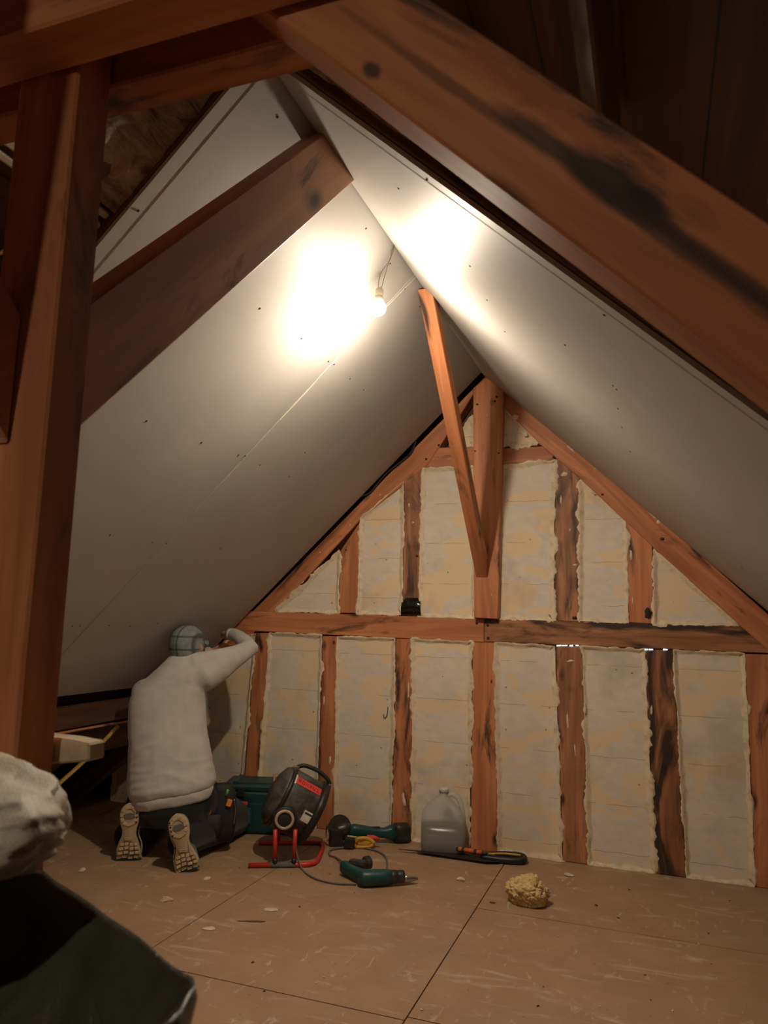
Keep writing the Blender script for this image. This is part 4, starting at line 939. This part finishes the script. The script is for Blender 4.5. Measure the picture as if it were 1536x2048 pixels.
cp = [Vector((.055, .03, .13)), Vector((.062, .0, .07))]+[hinv @ onfloor(x, y, .006) for x, y in [(603, 1736), (618, 1750), (640, 1760), (675, 1767), (712, 1768)]]
bm = bmesh.new(); tube(bm, smooth_path(cp, 8), .0042, 8); mesh_obj('power_cord', bm, M_cord, ht, True)

# ------------------------------------------------------------------ angle grinder
gp = onfloor(676, 1689); ge = onfloor(812, 1684); gd = (ge-gp); ang = math.atan2(gd.y, gd.x)
gr = empty('angle_grinder', gp, ang, 'teal and black cordless angle grinder lying against the wall', 'angle grinder'); L = gd.length
bm = bmesh.new(); loft(bm, [ellring(Vector((x, 0, z)), Vector((0, 1, 0)), Vector((0, 0, 1)), a, b, 20, 2.6) for x, z, a, b in [(.05, .070, .026, .028), (.09, .068, .033, .034), (.14, .062, .030, .031), (.19, .056, .026, .026), (.25, .052, .026, .026), (.28, .052, .034, .036), (.31, .050, .038, .042)]])
mesh_obj('motor_housing', bm, M_teal, gr, True)
bm = bmesh.new(); loft(bm, [ellring(Vector((x, 0, z)), Vector((0, 1, 0)), Vector((0, 0, 1)), a, b, 20, 3.4) for x, z, a, b in [(.305, .052, .038, .046), (.33, .050, .042, .049), (.375, .050, .042, .049), (.39, .050, .036, .042)]]); mesh_obj('battery', bm, M_black, gr, True)
bm = bmesh.new(); loft(bm, [ellring(Vector((x, 0, z)), Vector((0, 1, 0)), Vector((0, 0, 1)), a, b, 20, 2.8) for x, z, a, b in [(-.03, .055, .030, .036), (.0, .062, .034, .042), (.03, .070, .034, .040), (.06, .072, .028, .032)]]); mesh_obj('gear_head', bm, M_dark_steel, gr, True)
bm = bmesh.new(); dn = Vector((.25, -.93, .26)).normalized(); lathe(bm, [(.0, -.004), (.067, -.004), (.067, .004), (.0, .004)], Vector((.012, .035, .075)), dn, 40); mesh_obj('grinding_disc', bm, plain('abrasive', (.035, .028, .022), .8, sc=200), gr)
bm = bmesh.new(); R = []
for i in range(15):
    t = PI*.85+PI*1.0*i/14; d = Vector((math.cos(t), 0, math.sin(t))); R.append([Vector((-.0, -.02, .072))+d*.070+Vector((0, o, 0)) for o in (-.02, .02)]+[Vector((-.0, -.02, .072))+d*.074*(.95)+Vector((0, o, 0)) for o in (.02, -.02)])
loft(bm, R); add_box(bm, Vector((-.015, -.02, .045)), (.07, .05, .085), None, .006); mesh_obj('blade_guard', bm, M_black, gr)
bm = bmesh.new(); add_box(bm, Vector((.20, -.006, .082)), (.05, .014, .01), None, .003); mesh_obj('slide_switch', bm, M_black, gr)

# ------------------------------------------------------------------ yellow clamp and red tool between grinder and gun
kp = onfloor(690, 1697); cl = empty('spring_clamp', kp, math.radians(22), 'yellow and black clamp with a red tip in front of the angle grinder', 'clamp')
bm = bmesh.new(); add_box(bm, Vector((.022, 0, .031)), (.055, .05, .05), Matrix.Rotation(.15, 3, 'Y'), .006)
for i in range(4): add_box(bm, Vector((.004+.012*i, -.026, .034)), (.006, .004, .040), Matrix.Rotation(.15, 3, 'Y'))
mesh_obj('grip', bm, M_black, cl)
bm = bmesh.new(); tube(bm, smooth_path([(.055, 0, .010), (.06, -.005, .045), (.085, -.008, .055), (.12, 0, .05), (.15, 0, .030), (.13, 0, .012), (.09, 0, .010), (.055, 0, .010)], 4), .0105, 8); add_box(bm, Vector((.10, .002, .030)), (.07, .02, .028), Matrix.Rotation(.2, 3, 'Y'), .005)
mesh_obj('jaw', bm, M_yellow, cl, True)
bm = bmesh.new(); tube(bm, [(.010, .0, .062), (.060, -.005, .058)], .005, 8); mesh_obj('blade', bm, plain('pale_plastic', (.55, .48, .33), .5), cl, True)
bm = bmesh.new(); tube(bm, [(.115, .01, .058), (.150, .012, .055), (.18, .012, .045)], [.010, .011, .007], 10); mesh_obj('red_tip', bm, M_redlab, cl, True)

# ------------------------------------------------------------------ heat gun
g0, g1 = onfloor(728, 1773), onfloor(835, 1768); gd = g1-g0; ang = math.atan2(gd.y, gd.x); GLn = gd.length
hg = empty('heat_gun', g0, ang, 'teal heat gun with a silver nozzle lying on the floor, cord looped', 'heat gun')
bm = bmesh.new(); zc = .036
loft(bm, [ellring(Vector((x, y, zc)), Vector((0, 1, 0)), Vector((0, 0, 1)), a, b, 24, 2.2) for x, y, a, b in [(-.030, 0, .012, .012), (-.024, 0, .028, .028), (-.008, 0, .036, .036), (.03, 0, .038, .036), (.09, 0, .035, .034), (.125, 0, .030, .030)]])
mesh_obj('barrel', bm, M_teal, hg, True)
bm = bmesh.new(); lathe(bm, [(.027, .120), (.029, .126), (.029, .150), (.026, .154), (.028, .158), (.027, .182), (.022, .186)], Vector((0, 0, zc)), (1, 0, 0), 26); mesh_obj('heat_shield', bm, M_black, hg, True)
bm = bmesh.new(); lathe(bm, [(.018, .180), (.018, .198), (.015, .215), (.009, .238), (.006, .250)], Vector((0, 0, zc)), (1, 0, -.05), 22); mesh_obj('nozzle', bm, M_steel, hg, True)
bm = bmesh.new(); loft(bm, [ellring(Vector(c), Vector((.80, .60, 0)), Vector((0, 0, 1)), a, b, 18, 2.6) for c, a, b in [((.010, .010, .036), .030, .030), ((-.020, .060, .034), .024, .028), ((-.045, .11, .034), .022, .026), ((-.062, .150, .036), .026, .030), ((-.070, .17, .036), .024, .026)]])
mesh_obj('handle', bm, M_teal, hg, True)
bm = bmesh.new(); add_box(bm, Vector((-.005, .150, .040)), (.085, .05, .060), Matrix.Rotation(-.5, 3, 'Z'), .016); lathe(bm, [(.025, 0), (.030, .006), (.030, .03), (.022, .036)], Vector((.030, .170, .045)), (1, .3, .1), 20); mesh_obj('battery_base', bm, M_black, hg)
ginv = Matrix.Rotation(-ang, 4, 'Z') @ Matrix.Translation(-hg.location)
cp = [ginv @ onfloor(x, y, .007) for x, y in [(692, 1722), (674, 1716), (660, 1710), (661, 1700), (680, 1696), (712, 1694), (745, 1699), (766, 1708), (774, 1722), (773, 1745)]]
cp[0] = Vector((-.05, .165, .040))
bm = bmesh.new(); tube(bm, smooth_path(cp, 7), .0045, 8); mesh_obj('power_cord', bm, M_cord, hg, True)

# ------------------------------------------------------------------ plastic jug
jl, jr_ = onfloor(846, 1692), onfloor(938, 1703); jc = (jl+jr_)/2; jc.y = 3.985
jg = empty('plastic_jug', jc, math.radians(12), 'translucent plastic jug half full of grey liquid, against the wall', 'jug')
jw = .118
def jprof(x0, z0=0, grow=0):
    return [ellring(Vector((cx, 0, z)), Vector((1, 0, 0)), Vector((0, 1, 0)), a-x0, b-x0, 36, e) for cx, z, a, b, e in
            [(0, .001, .106, .056, 5), (0, .012, .116, .064, 5), (0, .06, .118, .066, 5), (0, .165, .117, .066, 5), (-.004, .195, .110, .062, 4.5), (-.008, .225, .086, .052, 4), (-.010, .250, .060, .042, 3), (-.004, .275, .034, .030, 2.3), (.0, .285, .024, .024, 2), (0, .300, .024, .024, 2)]]
k = N('milky_plastic'); k.col((.62, .60, .55, 1)); k.rough(.35); k.b.inputs['Transmission Weight'].default_value = .0; k.b.inputs['Alpha'].default_value = .40
M_jug = k.m
bm = bmesh.new(); loft(bm, jprof(0)); mesh_obj('bottle', bm, M_jug, jg, True)
bm = bmesh.new(); loft(bm, [[Vector((p.x, p.y, min(p.z, .138))) for p in r] for r in jprof(.003)[:4]]); mesh_obj('liquid', bm, plain('grey_liquid', (.03, .027, .022), .2, var=.05), jg, True)
bm = bmesh.new(); tube(bm, smooth_path([(.012, 0, .285), (.050, 0, .288), (.080, 0, .262), (.096, 0, .215), (.102, 0, .165), (.095, 0, .145)], 7), [.013]*36, 12) if False else tube(bm, smooth_path([(.012, 0, .285), (.050, 0, .288), (.080, 0, .262), (.096, 0, .215), (.102, 0, .165), (.095, 0, .145)], 7), .0125, 12)
k2 = N('milky_handle'); k2.col((.66, .64, .58, 1)); k2.rough(.35); k2.b.inputs['Alpha'].default_value = .5
mesh_obj('handle', bm, k2.m, jg, True)
bm = bmesh.new(); lathe(bm, [(.027, .298), (.027, .318), (.024, .322)], Vector(), (0, 0, 1), 24); mesh_obj('cap', bm, plain('white_cap', (.62, .60, .54), .5), jg, True)

# ------------------------------------------------------------------ pruning saw and knife
s0, s1 = onfloor(797, 1704), onfloor(1049, 1723); sd = s1-s0; sa = math.atan2(sd.y, sd.x); SL = sd.length
sw = empty('hand_saw', s0, sa, 'long black saw with a black and yellow handle lying along the wall', 'saw')
bm = bmesh.new(); bl = [(0, .0), (.10, -.012)]+[(.10+.012*i, -.020-.0026*i+(-.004 if i % 2 else 0)) for i in range(30)]+[(SL*.80, -.085), (SL*.80, .012), (.2, .012)]
A = [bm.verts.new((x, y, .012)) for x, y in bl]; Bv = [bm.verts.new((x, y, .0145)) for x, y in bl]
bm.faces.new(A[::-1]); bm.faces.new(Bv)
for i in range(len(A)): bm.faces.new((A[i], A[(i+1) % len(A)], Bv[(i+1) % len(A)], Bv[i]))
mesh_obj('saw_blade', bm, plain('black_blade', (.022, .019, .016), .5), sw)
bm = bmesh.new(); hp = [(SL-.20, -.025, .018), (SL-.14, .012, .020), (SL-.05, .020, .022), (SL-.008, .0, .022), (SL-.005, -.045, .020), (SL-.05, -.062, .018), (SL-.14, -.056, .017), (SL-.20, -.045, .018)]
tube(bm, smooth_path(hp, 6, True), .0165, 12, True); mesh_obj('saw_handle', bm, M_black, sw, True)
bm = bmesh.new(); tube(bm, smooth_path([(SL-.185, -.040, .034), (SL-.12, -.030, .038), (SL-.05, -.032, .038), (SL-.02, -.03, .036)], 6), .0055, 8); mesh_obj('grip_inlay', bm, M_yellow, sw, True)
k0, k1 = onfloor(915, 1699, .03), onfloor(995, 1712, .03); kd = k1-k0; ka = math.atan2(kd.y, kd.x); KL = kd.length
kn = empty('utility_knife', Vector((k0.x, k0.y-.02, .038)), ka, 'orange and black utility knife lying on the saw', 'knife')
bm = bmesh.new(); loft(bm, [ellring(Vector((x, 0, 0)), Vector((0, 1, 0)), Vector((0, 0, 1)), a, b, 16, 3) for x, a, b in [(0, .010, .008), (.02, .014, .010), (KL*.5, .013, .010), (KL*.72, .011, .009), (KL*.78, .007, .006)]]); mesh_obj('handle', bm, M_blackc, kn, True)
for x0, x1 in ((.012, .030), (.045, .095), (.11, .135)):
    bm = bmesh.new(); tube(bm, [(x0, -.004, .003), (x1, -.004, .003)], .0115, 10); mesh_obj('orange_grip', bm, M_orange, kn, True)
bm = bmesh.new(); add_box(bm, Vector((KL*.86, 0, 0)), (KL*.2, .010, .003), None, .0005); mesh_obj('blade', bm, M_steel, kn)
# thin wire/pencil line lying behind
bm = bmesh.new(); tube(bm, smooth_path([onfloor(x, y, .004) for x, y in [(1052, 1708), (1070, 1711), (1095, 1714), (1122, 1719)]], 5), .003, 6); tag(mesh_obj('dark_wire', bm, M_hole, None, True), 'thin dark wire along the foot of the wall right of the saw', 'wire')

# ------------------------------------------------------------------ lump of foam and debris
fc = onfloor(1055, 1806); bm = bmesh.new(); bmesh.ops.create_icosphere(bm, subdivisions=6, radius=1)
for v in bm.verts:
    d = v.co.copy(); n1 = nz(d, 1.3, 2); n2 = abs(nz(d, 3.2, 5)); n3 = abs(nz(d, 7.5, 6)); r = 1+.16*n1-.32*(.35-n2 if n2 < .35 else 0)-.16*(.3-n3 if n3 < .3 else 0)+.03*nz(d, 22, 8)
    v.co = Vector((d.x*.098*r, d.y*.080*r, max(-.045, d.z*.070*r)))
k = N('old_foam'); v = k.mapping((1, 1, 1)); gg = k.noise(v, 26, 6, .7); k.col(k.ramp(gg, [(.3, (.36, .20, .06, 1)), (.5, (.64, .47, .20, 1)), (.7, (.76, .62, .34, 1))])); k.rough(.9); k.bump(gg, .5, .006)
o = mesh_obj('foam_lump', bm, k.m, None, True); o.location = fc+Vector((0, .0, .045)); tag(o, 'lumpy yellow ball of old expanding foam on the floor', 'foam lump')
def flake(px, py, w_, mat, label, group=None, flat=.25, name='plaster_flake', rz=None):
    b = bmesh.new(); bmesh.ops.create_icosphere(b, subdivisions=2, radius=.5); s = random.random()*50
    for v in b.verts:
        r = 1+.45*nz(v.co, 2.2, s); v.co = Vector((v.co.x*w_*r, v.co.y*w_*.62*r, max(-.2*w_*flat, v.co.z*w_*flat*r)))
    o = mesh_obj(name, b, mat); o.location = onfloor(px, py)+Vector((0, 0, .2*w_*flat+.0003)); o.rotation_euler = (0, 0, random.uniform(0, 6) if rz is None else rz)
    return tag(o, label, 'plaster flake' if 'flake' in name else 'crumb', group)
M_plast = plain('plaster_chip', (.62, .54, .42), .85, var=.2); M_crumb = plain('brown_crumb', (.10, .055, .03), .9)
flake(922, 1761, .045, M_plast, 'pale plaster chip on the floor right of the heat gun nozzle', flat=.5)
flake(332, 1802, .055, plain('coil_chip', (.52, .40, .26), .8), 'round tan plaster chip on the floor in front of the right shoe', flat=.45)
flake(165, 1741, .050, M_plast, 'crooked white chip on the floor beside the woven sack', flat=.3)
flake(415, 1757, .050, M_plast, 'flat white flake on the floor right of the right shoe', flat=.15)
flake(542, 1820, .060, M_plast, 'long thin white flake in the middle of the near floor', flat=.10, rz=.3)
flake(418, 1858, .050, M_plast, 'thin white flake near the sheet joint at left', flat=.12, rz=.4)
flake(1138, 1752, .045, M_plast, 'white chip on the floor near the wall, right of the foam lump', flat=.4)
flake(1118, 1722, .060, M_plast, 'sliver of white plaster at the foot of the wall', flat=.12, rz=.2)
flake(505, 1843, .085, M_crumb, 'dark smear of crumbs on the floor below the heater', flat=.06, name='crumb_smear', rz=.35).scale = (1.3, .3, .7)
flake(985, 1806, .024, M_crumb, 'dark crumb on the floor left of the foam lump', flat=.3, name='crumb')
flake(1192, 1811, .022, M_crumb, 'dark crumb on the floor right of the foam lump', flat=.3, name='crumb')
flake(660, 1748, .020, plain('ochre_crumb', (.30, .15, .05), .9), 'ochre crumb on the floor beside the heater cord', flat=.3, name='crumb')
for i in range(44):
    px, py = random.uniform(250, 1500), random.uniform(1735, 2040)
    if py < 1690+px*.06 or px < 480 and py > 1850: continue
    wh = random.random() < .6
    flake(px, py, random.uniform(.006, .014), M_plast if wh else M_crumb, 'tiny pale crumb scattered on the chipboard floor' if wh else 'tiny dark crumb scattered on the chipboard floor', 'tiny pale crumbs on the floor' if wh else 'tiny dark crumbs on the floor', .4, 'crumb')
